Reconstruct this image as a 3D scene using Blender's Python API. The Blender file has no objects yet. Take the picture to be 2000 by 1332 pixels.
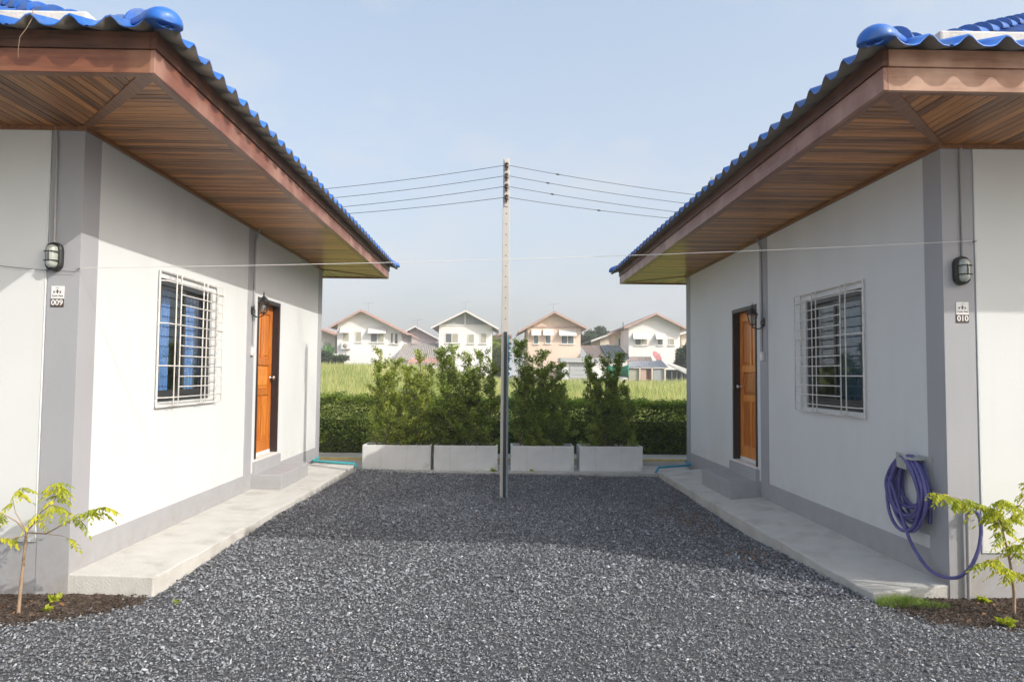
import bpy, bmesh, math, random
import numpy as np
from mathutils import Vector, Matrix
random.seed(7); rng = np.random.default_rng(7)
sc = bpy.context.scene
COL = sc.collection
PI = math.pi
# ------------------------------------------------------------------ camera
F_PX, PITCH, YAW, ROLL, EYE = 1343.3, 0.0484, 0.021, 0.0082, 1.55
def ray(u, v):
    a = (u-1000)/F_PX; b = (v-666)/F_PX
    c, s = math.cos(ROLL), math.sin(ROLL)
    X, Z = a*c+b*s, a*s-b*c
    c, s = math.cos(PITCH), math.sin(PITCH)
    Y, Z = c-Z*s, s+Z*c
    c, s = math.cos(YAW), math.sin(YAW)
    return Vector((X*c+Y*s, -X*s+Y*c, Z))
def at(Y, u, v):            # the place at depth Y seen in that direction
    r = ray(u, v); return Vector((0, 0, EYE)) + r*(Y/r.y)
cam = bpy.data.cameras.new('camera'); co = bpy.data.objects.new('camera', cam); COL.objects.link(co)
o0 = ray(1000, 666); cx = (ray(1100, 666)-o0).normalized(); cy = (o0-ray(1000, 766)).normalized(); cz = -o0.normalized()
co.matrix_world = Matrix(((cx.x, cy.x, cz.x, 0), (cx.y, cy.y, cz.y, 0), (cx.z, cy.z, cz.z, EYE), (0, 0, 0, 1)))
cam.sensor_width = 36; cam.lens = 36*F_PX/2000; cam.clip_start = .05; cam.clip_end = 3000
sc.camera = co
# ------------------------------------------------------------------ sky and sun
SUN_DIR = Vector((1.282, -.80, 1.0)).normalized()      # towards the sun
EL = math.asin(SUN_DIR.z); AZ = math.atan2(SUN_DIR.x, SUN_DIR.y)
SKY_STRENGTH, SUN_STRENGTH, EXPOSURE = .115, 3.4, .0
w = bpy.data.worlds.new('World'); sc.world = w; w.use_nodes = True
wn = w.node_tree; wn.nodes.clear()
wo = wn.nodes.new('ShaderNodeOutputWorld'); bg = wn.nodes.new('ShaderNodeBackground')
sky = wn.nodes.new('ShaderNodeTexSky'); sky.sky_type = 'NISHITA'; sky.sun_disc = False
sky.sun_elevation = EL; sky.sun_rotation = AZ
sky.air_density = 1.0; sky.dust_density = 7.0; sky.ozone_density = 1.5; sky.altitude = 0
tc = wn.nodes.new('ShaderNodeTexCoord')
mp = wn.nodes.new('ShaderNodeMapping'); mp.inputs['Scale'].default_value = (1.3, 1.3, 3.0); mp.inputs['Location'].default_value = (.3, .5, .2)
cn = wn.nodes.new('ShaderNodeTexNoise'); cn.inputs['Scale'].default_value = 2.2; cn.inputs['Detail'].default_value = 7; cn.inputs['Roughness'].default_value = .58
cr = wn.nodes.new('ShaderNodeValToRGB'); cr.color_ramp.elements[0].position = .47; cr.color_ramp.elements[1].position = .68
cr.color_ramp.elements[0].color = (0, 0, 0, 1); cr.color_ramp.elements[1].color = (.6, .6, .6, 1)
veil = wn.nodes.new('ShaderNodeMix'); veil.data_type = 'RGBA'; veil.blend_type = 'ADD'; veil.inputs[0].default_value = 1
veil.inputs[7].default_value = (5.7, 7.0, 8.5, 1)
mx = wn.nodes.new('ShaderNodeMix'); mx.data_type = 'RGBA'; mx.inputs[7].default_value = (6.7, 6.9, 7.3, 1)
L = wn.links.new
# the veil of haze is whiter and thicker low down
sx_ = wn.nodes.new('ShaderNodeSeparateXYZ'); hr = wn.nodes.new('ShaderNodeMapRange'); hr.inputs[1].default_value = 0; hr.inputs[2].default_value = .55; hr.inputs[3].default_value = 1; hr.inputs[4].default_value = 0
hm = wn.nodes.new('ShaderNodeMix'); hm.data_type = 'RGBA'; hm.inputs[6].default_value = (2.8, 3.4, 4.0, 1); hm.inputs[7].default_value = (4.3, 4.3, 4.3, 1)
L(tc.outputs['Generated'], sx_.inputs[0]); L(sx_.outputs['Z'], hr.inputs[0]); L(hr.outputs[0], hm.inputs[0]); L(hm.outputs[2], veil.inputs[7])
L(tc.outputs['Generated'], mp.inputs[0]); L(mp.outputs[0], cn.inputs['Vector']); L(cn.outputs['Fac'], cr.inputs[0])
sk = wn.nodes.new('ShaderNodeVectorMath'); sk.operation = 'SCALE'; sk.inputs['Scale'].default_value = 1.3; L(sky.outputs[0], sk.inputs[0])
L(sk.outputs[0], veil.inputs[6]); L(veil.outputs[2], mx.inputs[6]); L(cr.outputs[0], mx.inputs[0])
L(mx.outputs[2], bg.inputs[0]); bg.inputs[1].default_value = SKY_STRENGTH; L(bg.outputs[0], wo.inputs[0])
sl = bpy.data.lights.new('sun', 'SUN'); sl.energy = SUN_STRENGTH; sl.angle = math.radians(.55); sl.color = (1, .95, .88)
so = bpy.data.objects.new('sun', sl); COL.objects.link(so); so.rotation_euler = (-SUN_DIR).to_track_quat('-Z', 'Y').to_euler(); so.location = (20, -12, 16)
sc.view_settings.view_transform = 'Standard'; sc.view_settings.look = 'None'; sc.view_settings.gamma = 1
sc.view_settings.use_curve_mapping = False; sc.view_settings.exposure = EXPOSURE

# ------------------------------------------------------------------ materials
def nt(name):
    m = bpy.data.materials.new(name); m.use_nodes = True
    t = m.node_tree; return m, t, t.nodes['Principled BSDF'], t.links.new
def rgb(c): return (c[0], c[1], c[2], 1)
def mat(name, base, rough=.7, var=.12, scale=6, metal=0, bump=.0, bscale=60, rand=0.0, stretch=(1, 1, 1), spec=.5, detail=5, second=None, sfac=(.5, .7), sscale=2, coat=0, attr=None, dirt=None):
    m, t, b, l = nt(name)
    N = t.nodes.new
    c = N('ShaderNodeTexCoord'); mpn = N('ShaderNodeMapping'); mpn.inputs['Scale'].default_value = stretch
    l(c.outputs['Object'], mpn.inputs[0])
    n = N('ShaderNodeTexNoise'); n.inputs['Scale'].default_value = scale; n.inputs['Detail'].default_value = detail; l(mpn.outputs[0], n.inputs['Vector'])
    r = N('ShaderNodeMapRange'); r.inputs[1].default_value = .25; r.inputs[2].default_value = .75
    r.inputs[3].default_value = 1-var; r.inputs[4].default_value = 1+var; l(n.outputs['Fac'], r.inputs[0])
    val = r.outputs[0]
    if rand:
        oi = N('ShaderNodeObjectInfo'); rr = N('ShaderNodeMapRange'); rr.inputs[3].default_value = 1-rand; rr.inputs[4].default_value = 1+rand
        l(oi.outputs['Random'], rr.inputs[0]); mu = N('ShaderNodeMath'); mu.operation = 'MULTIPLY'; l(val, mu.inputs[0]); l(rr.outputs[0], mu.inputs[1]); val = mu.outputs[0]
    if attr:
        at_ = N('ShaderNodeAttribute'); at_.attribute_name = attr; mu = N('ShaderNodeMath'); mu.operation = 'MULTIPLY'; l(val, mu.inputs[0]); l(at_.outputs['Fac'], mu.inputs[1]); val = mu.outputs[0]
    mixed = None
    if second:
        n2 = N('ShaderNodeTexNoise'); n2.inputs['Scale'].default_value = sscale; n2.inputs['Detail'].default_value = 8; n2.inputs['Roughness'].default_value = .65; l(mpn.outputs[0], n2.inputs['Vector'])
        ra = N('ShaderNodeMapRange'); ra.inputs[1].default_value = sfac[0]; ra.inputs[2].default_value = sfac[1]; l(n2.outputs['Fac'], ra.inputs[0])
        mi = N('ShaderNodeMix'); mi.data_type = 'RGBA'; mi.inputs[6].default_value = rgb(base); mi.inputs[7].default_value = rgb(second); l(ra.outputs[0], mi.inputs[0]); mixed = mi.outputs[2]
    if dirt:        # splash marks low on the wall and faint run marks
        sp = N('ShaderNodeSeparateXYZ'); l(c.outputs['Object'], sp.inputs[0])
        hz_ = N('ShaderNodeMapRange'); hz_.inputs[1].default_value = -.15; hz_.inputs[2].default_value = dirt[1]; hz_.inputs[3].default_value = 1; hz_.inputs[4].default_value = 0; l(sp.outputs['Z'], hz_.inputs[0])
        n3 = N('ShaderNodeTexNoise'); n3.inputs['Scale'].default_value = 7; n3.inputs['Detail'].default_value = 9; n3.inputs['Roughness'].default_value = .7; l(c.outputs['Object'], n3.inputs['Vector'])
        m3 = N('ShaderNodeMapRange'); m3.inputs[1].default_value = .38; m3.inputs[2].default_value = .72; l(n3.outputs['Fac'], m3.inputs[0])
        p3 = N('ShaderNodeMath'); p3.operation = 'MULTIPLY'; l(hz_.outputs[0], p3.inputs[0]); l(m3.outputs[0], p3.inputs[1])
        st_ = N('ShaderNodeMapping'); st_.inputs['Scale'].default_value = (9, 9, .4); l(c.outputs['Object'], st_.inputs[0])
        n4 = N('ShaderNodeTexNoise'); n4.inputs['Scale'].default_value = 1; n4.inputs['Detail'].default_value = 5; l(st_.outputs[0], n4.inputs['Vector'])
        m4 = N('ShaderNodeMapRange'); m4.inputs[1].default_value = .6; m4.inputs[2].default_value = .85; m4.inputs[3].default_value = 0; m4.inputs[4].default_value = dirt[2]; l(n4.outputs['Fac'], m4.inputs[0])
        p5 = N('ShaderNodeMath'); p5.operation = 'MULTIPLY_ADD'; p5.inputs[1].default_value = dirt[0]; l(p3.outputs[0], p5.inputs[0]); l(m4.outputs[0], p5.inputs[2]); p5.use_clamp = True
        mi = N('ShaderNodeMix'); mi.data_type = 'RGBA'; mi.inputs[6].default_value = rgb(base); mi.inputs[7].default_value = (.27, .23, .18, 1); l(p5.outputs[0], mi.inputs[0])
        if mixed: l(mixed, mi.inputs[6])
        mixed = mi.outputs[2]
    vm = N('ShaderNodeVectorMath'); vm.operation = 'SCALE'
    if mixed: l(mixed, vm.inputs[0])
    else: vm.inputs[0].default_value = base
    l(val, vm.inputs['Scale']); l(vm.outputs[0], b.inputs['Base Color'])
    b.inputs['Roughness'].default_value = rough; b.inputs['Metallic'].default_value = metal; b.inputs['Specular IOR Level'].default_value = spec
    b.inputs['Coat Weight'].default_value = coat; b.inputs['Coat Roughness'].default_value = .12
    if bump:
        bn = N('ShaderNodeTexNoise'); bn.inputs['Scale'].default_value = bscale; bn.inputs['Detail'].default_value = 4; l(mpn.outputs[0], bn.inputs['Vector'])
        bp = N('ShaderNodeBump'); bp.inputs['Strength'].default_value = bump; bp.inputs['Distance'].default_value = .01
        l(bn.outputs['Fac'], bp.inputs['Height']); l(bp.outputs[0], b.inputs['Normal'])
    return m
def wood(name, dark, light, axis, rough=.3, rand=True, coat=.4, gscale=14, blot=None):
    m, t, b, l = nt(name); N = t.nodes.new
    c = N('ShaderNodeTexCoord'); oi = N('ShaderNodeObjectInfo')
    off = N('ShaderNodeVectorMath'); off.operation = 'SCALE'; off.inputs[0].default_value = (7.3, 5.1, 3.7); l(oi.outputs['Random'], off.inputs['Scale'])
    ad = N('ShaderNodeVectorMath'); l(c.outputs['Object'], ad.inputs[0]); l(off.outputs[0], ad.inputs[1])
    s = [9, 9, 9]; s[axis] = .55
    mpn = N('ShaderNodeMapping'); mpn.inputs['Scale'].default_value = s; l(ad.outputs[0], mpn.inputs[0])
    n = N('ShaderNodeTexNoise'); n.inputs['Scale'].default_value = gscale/4; n.inputs['Detail'].default_value = 8; n.inputs['Roughness'].default_value = .62; n.inputs['Distortion'].default_value = .6
    l(mpn.outputs[0], n.inputs['Vector'])
    f = n.outputs['Fac']
    if rand:
        a = N('ShaderNodeMath'); a.operation = 'MULTIPLY_ADD'; a.inputs[1].default_value = .36; l(oi.outputs['Random'], a.inputs[0]); 
        sb = N('ShaderNodeMath'); sb.operation = 'SUBTRACT'; sb.inputs[1].default_value = .18; l(f, sb.inputs[0]); l(sb.outputs[0], a.inputs[2]); f = a.outputs[0]
    cr_ = N('ShaderNodeValToRGB'); cr_.color_ramp.elements[0].position = .28; cr_.color_ramp.elements[1].position = .78
    cr_.color_ramp.elements[0].color = rgb(dark); cr_.color_ramp.elements[1].color = rgb(light); l(f, cr_.inputs[0])
    out = cr_.outputs[0]
    if blot:
        n2 = N('ShaderNodeTexNoise'); n2.inputs['Scale'].default_value = 2.6; n2.inputs['Detail'].default_value = 7; l(ad.outputs[0], n2.inputs['Vector'])
        ra = N('ShaderNodeMapRange'); ra.inputs[1].default_value = .45; ra.inputs[2].default_value = .7; l(n2.outputs['Fac'], ra.inputs[0])
        mi = N('ShaderNodeMix'); mi.data_type = 'RGBA'; mi.inputs[7].default_value = rgb(blot); l(ra.outputs[0], mi.inputs[0]); l(out, mi.inputs[6]); out = mi.outputs[2]
    l(out, b.inputs['Base Color']); b.inputs['Roughness'].default_value = rough; b.inputs['Specular IOR Level'].default_value = .3
    b.inputs['Coat Weight'].default_value = coat; b.inputs['Coat Roughness'].default_value = .13
    bp = N('ShaderNodeBump'); bp.inputs['Strength'].default_value = .15; bp.inputs['Distance'].default_value = .004; l(n.outputs['Fac'], bp.inputs['Height']); l(bp.outputs[0], b.inputs['Normal'])
    return m
def leafmat(name, dark, light, trans=.35, rough=.42, back=(1.25, 1.35, .7)):
    m, t, b, l = nt(name); N = t.nodes.new
    a = N('ShaderNodeAttribute'); a.attribute_name = 'tone'
    mi = N('ShaderNodeMix'); mi.data_type = 'RGBA'; mi.inputs[6].default_value = rgb(dark); mi.inputs[7].default_value = rgb(light); l(a.outputs['Fac'], mi.inputs[0])
    l(mi.outputs[2], b.inputs['Base Color']); b.inputs['Roughness'].default_value = rough; b.inputs['Specular IOR Level'].default_value = .4
    tr = N('ShaderNodeBsdfTranslucent'); vm = N('ShaderNodeVectorMath'); vm.operation = 'MULTIPLY'; vm.inputs[1].default_value = back
    l(mi.outputs[2], vm.inputs[0]); l(vm.outputs[0], tr.inputs[0])
    ms = N('ShaderNodeMixShader'); ms.inputs[0].default_value = trans; l(b.outputs[0], ms.inputs[1]); l(tr.outputs[0], ms.inputs[2])
    l(ms.outputs[0], t.nodes['Material Output'].inputs[0]); return m
def glass(name, tint=(.02, .03, .035), rough=.03, alpha=.5):
    m, t, b, l = nt(name); N = t.nodes.new
    g = N('ShaderNodeBsdfGlossy'); g.inputs['Roughness'].default_value = rough; g.inputs['Color'].default_value = (.9, .95, 1, 1)
    tr = N('ShaderNodeBsdfTransparent'); tr.inputs[0].default_value = rgb(tint)
    lw = N('ShaderNodeLayerWeight'); lw.inputs[0].default_value = .5; pw = N('ShaderNodeMath'); pw.operation = 'POWER'; pw.inputs[1].default_value = 3.5; l(lw.outputs['Facing'], pw.inputs[0]); fr = N('ShaderNodeMath'); fr.operation = 'MULTIPLY_ADD'; fr.inputs[1].default_value = .5; fr.inputs[2].default_value = .035; l(pw.outputs[0], fr.inputs[0])
    ms = N('ShaderNodeMixShader'); l(fr.outputs[0], ms.inputs[0]); l(tr.outputs[0], ms.inputs[1]); l(g.outputs[0], ms.inputs[2])
    l(ms.outputs[0], t.nodes['Material Output'].inputs[0]); return m

M = dict(
 wall=mat('white_plaster', (.665, .688, .692), .75, .035, 1.3, bump=.12, bscale=160, second=(.63, .648, .645), sfac=(.45, .75), sscale=1.1, stretch=(1, 1, .45), dirt=(.5, .5, .06)),
 grey=mat('grey_paint', (.37, .375, .40), .7, .05, 2.0, bump=.12, bscale=160, second=(.35, .355, .37), sfac=(.5, .8), sscale=1.5, stretch=(1, 1, .5), dirt=(.75, .32, .12)),
 panel=mat('raised_panel', (.69, .71, .70), .75, .03, 1.5, bump=.08, bscale=120, dirt=(.25, .6, .05)),
 concrete=mat('concrete', (.50, .49, .46), .85, .12, 3, bump=.35, bscale=45, second=(.36, .35, .32), sfac=(.52, .7), sscale=1.4),
 slabedge=mat('slab_concrete', (.54, .53, .50), .9, .08, 5, bump=.4, bscale=60, second=(.36, .345, .31), sfac=(.5, .75), sscale=2.2),
 planter=mat('planter_concrete', (.72, .73, .72), .85, .07, 4, bump=.3, bscale=70, second=(.40, .385, .35), sfac=(.55, .85), sscale=3.0, dirt=(.8, .10, .3)),
 pole=mat('pole_concrete', (.56, .54, .50), .85, .08, 9, bump=.3, bscale=90, stretch=(1, 1, .3)),
 stepm=mat('step_render', (.37, .375, .39), .8, .06, 3, bump=.2, bscale=90, dirt=(.6, .25, .1)),
 bandw=mat('cement_band', (.62, .60, .56), .9, .1, 5, bump=.5, bscale=40, second=(.42, .40, .36), sfac=(.5, .7), sscale=4),
 blue=mat('blue_glaze', (.018, .13, .50), .44, .16, 5, rand=.18, spec=.4, coat=.05, second=(.10, .17, .33), sfac=(.46, .72), sscale=8),
 tileback=mat('tile_underside', (.17, .15, .125), .9, .15, 8),
 soffx=wood('teak_along_x', (.13, .045, .012), (.66, .28, .075), 0, .36, coat=.18),
 soffy=wood('teak_along_y', (.12, .042, .012), (.60, .26, .075), 1, .36, coat=.18),
 trimw=wood('brown_trim', (.16, .065, .03), (.34, .16, .075), 1, .4, False, .2),
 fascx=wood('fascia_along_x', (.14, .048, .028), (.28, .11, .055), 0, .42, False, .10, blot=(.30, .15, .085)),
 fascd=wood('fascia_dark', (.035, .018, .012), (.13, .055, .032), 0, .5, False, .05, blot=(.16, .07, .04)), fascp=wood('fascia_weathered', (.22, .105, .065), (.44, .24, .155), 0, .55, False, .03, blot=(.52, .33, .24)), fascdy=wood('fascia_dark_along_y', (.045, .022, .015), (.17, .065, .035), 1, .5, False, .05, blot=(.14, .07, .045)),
 fascy=wood('fascia_along_y', (.16, .055, .035), (.29, .12, .075), 1, .42, False, .10, blot=(.38, .21, .155)),
 door=wood('door_teak', (.42, .11, .014), (.88, .33, .05), 2, .4, True, .2),
 dframe=mat('dark_frame', (.028, .019, .019), .5, .15, 8),
 alu=mat('dark_aluminium', (.035, .037, .04), .4, .08, 8, spec=.5),
 white=mat('white_paint', (.72, .70, .68), .5, .06, 12),
 bars=mat('white_bar_paint', (.68, .66, .63), .5, .12, 18, second=(.30, .17, .10), sfac=(.66, .74), sscale=22),
 glass=glass('window_glass', (.86, .90, .91)), lampglass=glass('lamp_glass', (.8, .82, .8), .08),
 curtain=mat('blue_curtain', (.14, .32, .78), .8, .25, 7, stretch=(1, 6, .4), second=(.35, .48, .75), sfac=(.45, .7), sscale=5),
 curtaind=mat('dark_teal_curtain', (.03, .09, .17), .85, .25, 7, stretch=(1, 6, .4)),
 black=mat('black_iron', (.022, .023, .024), .45, .2, 20, spec=.5),
 greylamp=mat('grey_casting', (.12, .125, .12), .45, .2, 20),
 diffuser=mat('milky_glass', (.40, .43, .39), .2, .06, 20, coat=.5),
 steel=mat('steel', (.55, .55, .54), .28, .1, 10, metal=.9),
 galv=mat('galvanised_plate', (.40, .42, .41), .5, .15, 12, metal=.2),
 pipegrey=mat('grey_pipe', (.36, .35, .35), .55, .05, 10),
 pvc=mat('blue_pvc', (.03, .28, .42), .4, .12, 15), teal=mat('teal_pvc', (.05, .42, .46), .4, .12, 15),
 hose=mat('violet_hose', (.10, .095, .29), .38, .15, 25, spec=.5),
 yellow=mat('yellow_line', (.62, .47, .16), .7, .15, 12),
 soil=mat('soil', (.055, .037, .027), .95, .4, 14, bump=1, bscale=40, second=(.14, .105, .08), sfac=(.5, .65), sscale=18),
 earth=mat('field_earth', (.13, .12, .05), .95, .3, .5, bump=.5, bscale=8),
 rock=mat('gravel_stone', (.205, .216, .236), .62, .12, 40, attr='tone', spec=.45, second=(.225, .205, .185), sfac=(.60, .70), sscale=11),
 gravbed=mat('gravel_bed', (.075, .078, .086), .95, .5, 45, bump=1, bscale=80),
 litter=mat('dry_leaf', (.24, .12, .05), .8, .3, 30, rand=.4),
 bark=mat('bark', (.20, .15, .11), .9, .25, 30, bump=.5, bscale=60), barkd=mat('dark_bark', (.09, .07, .055), .9, .25, 30),
 barkp=mat('pale_bark', (.34, .24, .16), .85, .2, 30, bump=.4, bscale=80),
 plate=mat('white_plate', (.80, .80, .79), .4, .01, 5), brownplate=mat('brown_plate', (.075, .045, .035), .4, .05, 5),
 ink=mat('dark_ink', (.05, .05, .055), .6, .05, 5), inkr=mat('plum_ink', (.16, .05, .07), .6, .05, 5),
 string=mat('white_string', (.72, .70, .68), .7, .05, 10), wire=mat('wire', (.07, .08, .09), .6, .05, 10),
 ceramic=mat('brown_insulator', (.06, .035, .028), .3, .1, 10),
 # houses beyond the field
 hwhite=mat('far_white_wall', (.84, .835, .82), .85, .03, .6), hgrey=mat('far_grey_wall', (.50, .52, .53), .85, .04, .6),
 hgable=mat('far_gable_grey', (.36, .39, .40), .85, .05, .6), hpeach=mat('far_peach_wall', (.80, .63, .51), .85, .04, .6),
 hcream=mat('far_cream_wall', (.70, .62, .50), .85, .05, .6), hpink=mat('far_pink_wall', (.66, .55, .52), .85, .05, .6),
 rred=mat('far_red_tile', (.44, .24, .19), .8, .12, 2, second=(.52, .36, .31), sfac=(.4, .7), sscale=1), rgrey=mat('far_grey_tile', (.34, .32, .30), .8, .12, 2),
 rdark=mat('far_dark_roof', (.07, .09, .10), .6, .12, 2), rbrown=mat('far_brown_tile', (.34, .28, .25), .8, .15, 2),
 rmetal=mat('far_metal_sheet', (.38, .40, .44), .45, .1, 2, metal=.3), hglass=mat('far_window_glass', (.13, .15, .15), .25, .2, 3),
 hshade=mat('far_blind', (.42, .41, .33), .7, .1, 3), htrim=mat('far_trim', (.74, .73, .70), .7, .04, 2), hpinktrim=mat('far_pink_trim', (.52, .36, .31), .7, .1, 2),
 hwood=mat('far_brown_board', (.16, .10, .07), .8, .2, 2), dish=mat('red_dish', (.42, .16, .16), .5, .1, 5), netg=mat('green_net', (.02, .22, .14), .9, .2, 5),
 leafh=leafmat('hedge_leaf', (.06, .11, .018), (.40, .50, .09), .42), leafs=leafmat('shrub_leaf', (.06, .11, .022), (.42, .50, .11), .45),
 leafsl=leafmat('pale_shrub_leaf', (.12, .18, .03), (.52, .56, .12), .45), leafy=leafmat('sapling_leaf', (.26, .34, .03), (.66, .62, .06), .45),
 grass=leafmat('field_grass', (.23, .32, .075), (.70, .65, .34), .38, .6), grassd=leafmat('short_grass', (.10, .18, .03), (.32, .42, .09), .3, .6),
 treeleaf=leafmat('tree_leaf', (.03, .055, .022), (.10, .15, .05), .3), banana=leafmat('banana_leaf', (.04, .10, .045), (.16, .30, .11), .35),
)
# ------------------------------------------------------------------ building helpers
class MB:
    def __init__(s): s.v = []; s.f = []; s.smooth = []
    def add(s, vs, fs, sm=False):
        b = len(s.v); s.v += [tuple(v) for v in vs]
        for f in fs: s.f.append(tuple(b+i for i in f)); s.smooth.append(sm)
        return s
    def box(s, a, b):
        x0, x1 = sorted((a[0], b[0])); y0, y1 = sorted((a[1], b[1])); z0, z1 = sorted((a[2], b[2]))
        return s.add([(x0, y0, z0), (x1, y0, z0), (x1, y1, z0), (x0, y1, z0), (x0, y0, z1), (x1, y0, z1), (x1, y1, z1), (x0, y1, z1)],
                     [(0, 3, 2, 1), (4, 5, 6, 7), (0, 1, 5, 4), (1, 2, 6, 5), (2, 3, 7, 6), (3, 0, 4, 7)])
    def prism(s, bot, top):
        n = len(bot)
        return s.add(list(bot)+list(top), [tuple(range(n))[::-1], tuple(range(n, 2*n))]+[(i, (i+1) % n, n+(i+1) % n, n+i) for i in range(n)])
    def tube(s, pts, r, seg=8, cap=True, sm=True):
        pts = [Vector(p) for p in pts]; n = len(pts); rs = r if isinstance(r, (list, tuple)) else [r]*n
        vs = []; prev = None
        for i, p in enumerate(pts):
            d = (pts[min(i+1, n-1)]-pts[max(i-1, 0)]).normalized()
            if prev is None:
                prev = d.cross(Vector((0, 0, 1)) if abs(d.z) < .9 else Vector((1, 0, 0))).normalized()
            a = (prev-d*prev.dot(d)).normalized(); prev = a; b = d.cross(a)
            for k in range(seg):
                t = 2*PI*k/seg; vs.append(p+(a*math.cos(t)+b*math.sin(t))*rs[i])
        fs = [(i*seg+k, i*seg+(k+1) % seg, (i+1)*seg+(k+1) % seg, (i+1)*seg+k) for i in range(n-1) for k in range(seg)]
        s.add(vs, fs, sm)
        if cap: s.add([vs[k] for k in range(seg)], [tuple(range(seg))[::-1]]); s.add([vs[(n-1)*seg+k] for k in range(seg)], [tuple(range(seg))])
        return s
    def lathe(s, c, prof, seg=16, axis='z', sx=1.0, sy=1.0, sm=True):
        vs = []
        for r, h in prof:
            for k in range(seg):
                t = 2*PI*k/seg; a, b = r*math.cos(t)*sx, r*math.sin(t)*sy
                vs.append((c[0]+a, c[1]+b, c[2]+h) if axis == 'z' else (c[0]+h, c[1]+a, c[2]+b) if axis == 'x' else (c[0]+a, c[1]+h, c[2]+b))
        n = len(prof)
        fs = [(i*seg+k, i*seg+(k+1) % seg, (i+1)*seg+(k+1) % seg, (i+1)*seg+k) for i in range(n-1) for k in range(seg)]
        fs += [tuple(range(seg))[::-1], tuple((n-1)*seg+k for k in range(seg))]
        return s.add(vs, fs, sm)
    def build(s, name, m, parent=None, base=None, bevel=0, fix=True, kind=None, label=None):
        me = bpy.data.meshes.new(name)
        o3 = Vector(parent.location) if parent is not None and parent.parent is None else Vector((0, 0, 0))
        if parent is not None and parent.parent is not None: o3 = Vector(parent.parent.location)+Vector(parent.location)
        off = base if base is not None else o3
        me.from_pydata([(v[0]-off[0], v[1]-off[1], v[2]-off[2]) for v in s.v], [], s.f)
        me.polygons.foreach_set('use_smooth', s.smooth)
        if fix:
            bm = bmesh.new(); bm.from_mesh(me); bmesh.ops.recalc_face_normals(bm, faces=bm.faces); bm.to_mesh(me); bm.free()
        me.update(); o = bpy.data.objects.new(name, me); COL.objects.link(o)
        if isinstance(m, (list, tuple)):
            for x in m: me.materials.append(M[x])
        else: me.materials.append(M[m])
        if parent is not None: o.parent = parent; o.location = Vector(off)-o3
        elif base is not None: o.location = base
        if bevel:
            bv = o.modifiers.new('bevel', 'BEVEL'); bv.width = bevel; bv.segments = 2; bv.limit_method = 'ANGLE'; bv.angle_limit = .7
        if kind: o['kind'] = kind
        if label: o['label'] = label
        return o
def tag(o, label=None, cat=None, group=None, kind=None):
    if label: o['label'] = label
    if cat: o['category'] = cat
    if group: o['group'] = group
    if kind: o['kind'] = kind
    return o
def empty(name, loc, label=None, cat=None, group=None):
    o = bpy.data.objects.new(name, None); COL.objects.link(o); o.location = loc; o.empty_display_size = .1
    return tag(o, label, cat, group)
def npmesh(name, verts, faces, m, parent=None, tone=None, base=(0, 0, 0), smooth=False, kind=None):
    me = bpy.data.meshes.new(name); nv, nf, k = len(verts), len(faces), faces.shape[1]
    me.vertices.add(nv); me.vertices.foreach_set('co', (verts-np.array(base)).astype(np.float32).ravel())
    me.loops.add(nf*k); me.loops.foreach_set('vertex_index', faces.astype(np.int32).ravel())
    me.polygons.add(nf); me.polygons.foreach_set('loop_start', np.arange(0, nf*k, k, dtype=np.int32)); me.polygons.foreach_set('loop_total', np.full(nf, k, dtype=np.int32))
    me.update(calc_edges=True); me.polygons.foreach_set('use_smooth', np.full(nf, smooth))
    if tone is not None:
        a = me.attributes.new('tone', 'FLOAT', 'POINT'); a.data.foreach_set('value', tone.astype(np.float32))
    me.materials.append(M[m]); o = bpy.data.objects.new(name, me); COL.objects.link(o)
    if parent is not None: o.parent = parent
    else: o.location = base
    if kind: o['kind'] = kind
    return o
def leaves(pos, size, up=.35, aspect=.5, tone=None, droop=None):
    """diamond leaves folded along the midrib, numpy arrays"""
    n = len(pos); size = np.broadcast_to(size, n)
    d = rng.normal(size=(n, 3)); d[:, 2] *= .6
    if droop is not None: d = d*.6+droop
    d /= np.linalg.norm(d, axis=1)[:, None]
    nr = rng.normal(size=(n, 3)); nr[:, 2] += up*2; sd = np.cross(d, nr); sd /= np.linalg.norm(sd, axis=1)[:, None]
    nn = np.cross(sd, d)
    p0 = pos; p2 = pos+d*size[:, None]; mid = pos+d*size[:, None]*.45+nn*size[:, None]*.10
    w_ = size[:, None]*aspect*.5
    V = np.stack([p0, mid+sd*w_, p2, mid-sd*w_], 1).reshape(-1, 3)
    b = np.arange(n)[:, None]*4; Fc = (b+np.array([[0, 1, 2, 3]]))
    if tone is None: tone = rng.random(n)
    return V, Fc, np.repeat(tone, 4)
def nz(x, y, s=1.0, seed=0):       # cheap smooth noise
    return (np.sin(x*1.7*s+seed)+np.sin(y*2.3*s+seed*1.7)+np.sin((x+y)*1.1*s+seed*.6)+np.sin((x*1.3-y*.9)*2.9*s+seed*2.1))/4

# ------------------------------------------------------------------ ground
def gz(x, y):       # gravel level between the bungalows
    k = np.clip((y-5.2)/2.5, 0, 1); far = np.clip((12.6-y)/4, 0, 1)
    return -.135+(-.030*np.clip(x, -3, 3))*k*(.3+.7*far)+.010*nz(x*1.4, y*1.4)-.01*np.clip((5-y)/3, 0, 1)
def rise(x, y):     # the overgrown field behind the hedge
    t = np.clip((y-16)/38, 0, 1); t = t*t*(3-2*t)
    s = np.clip((-x/np.maximum(y, 1)+.02)/.17, 0, 1); s = s*s*(3-2*s)
    return -.12+t*(.30+1.15*s)+.10*nz(x*.35, y*.35, 1, 3)*np.clip((y-16)/6, 0, 1)
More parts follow.
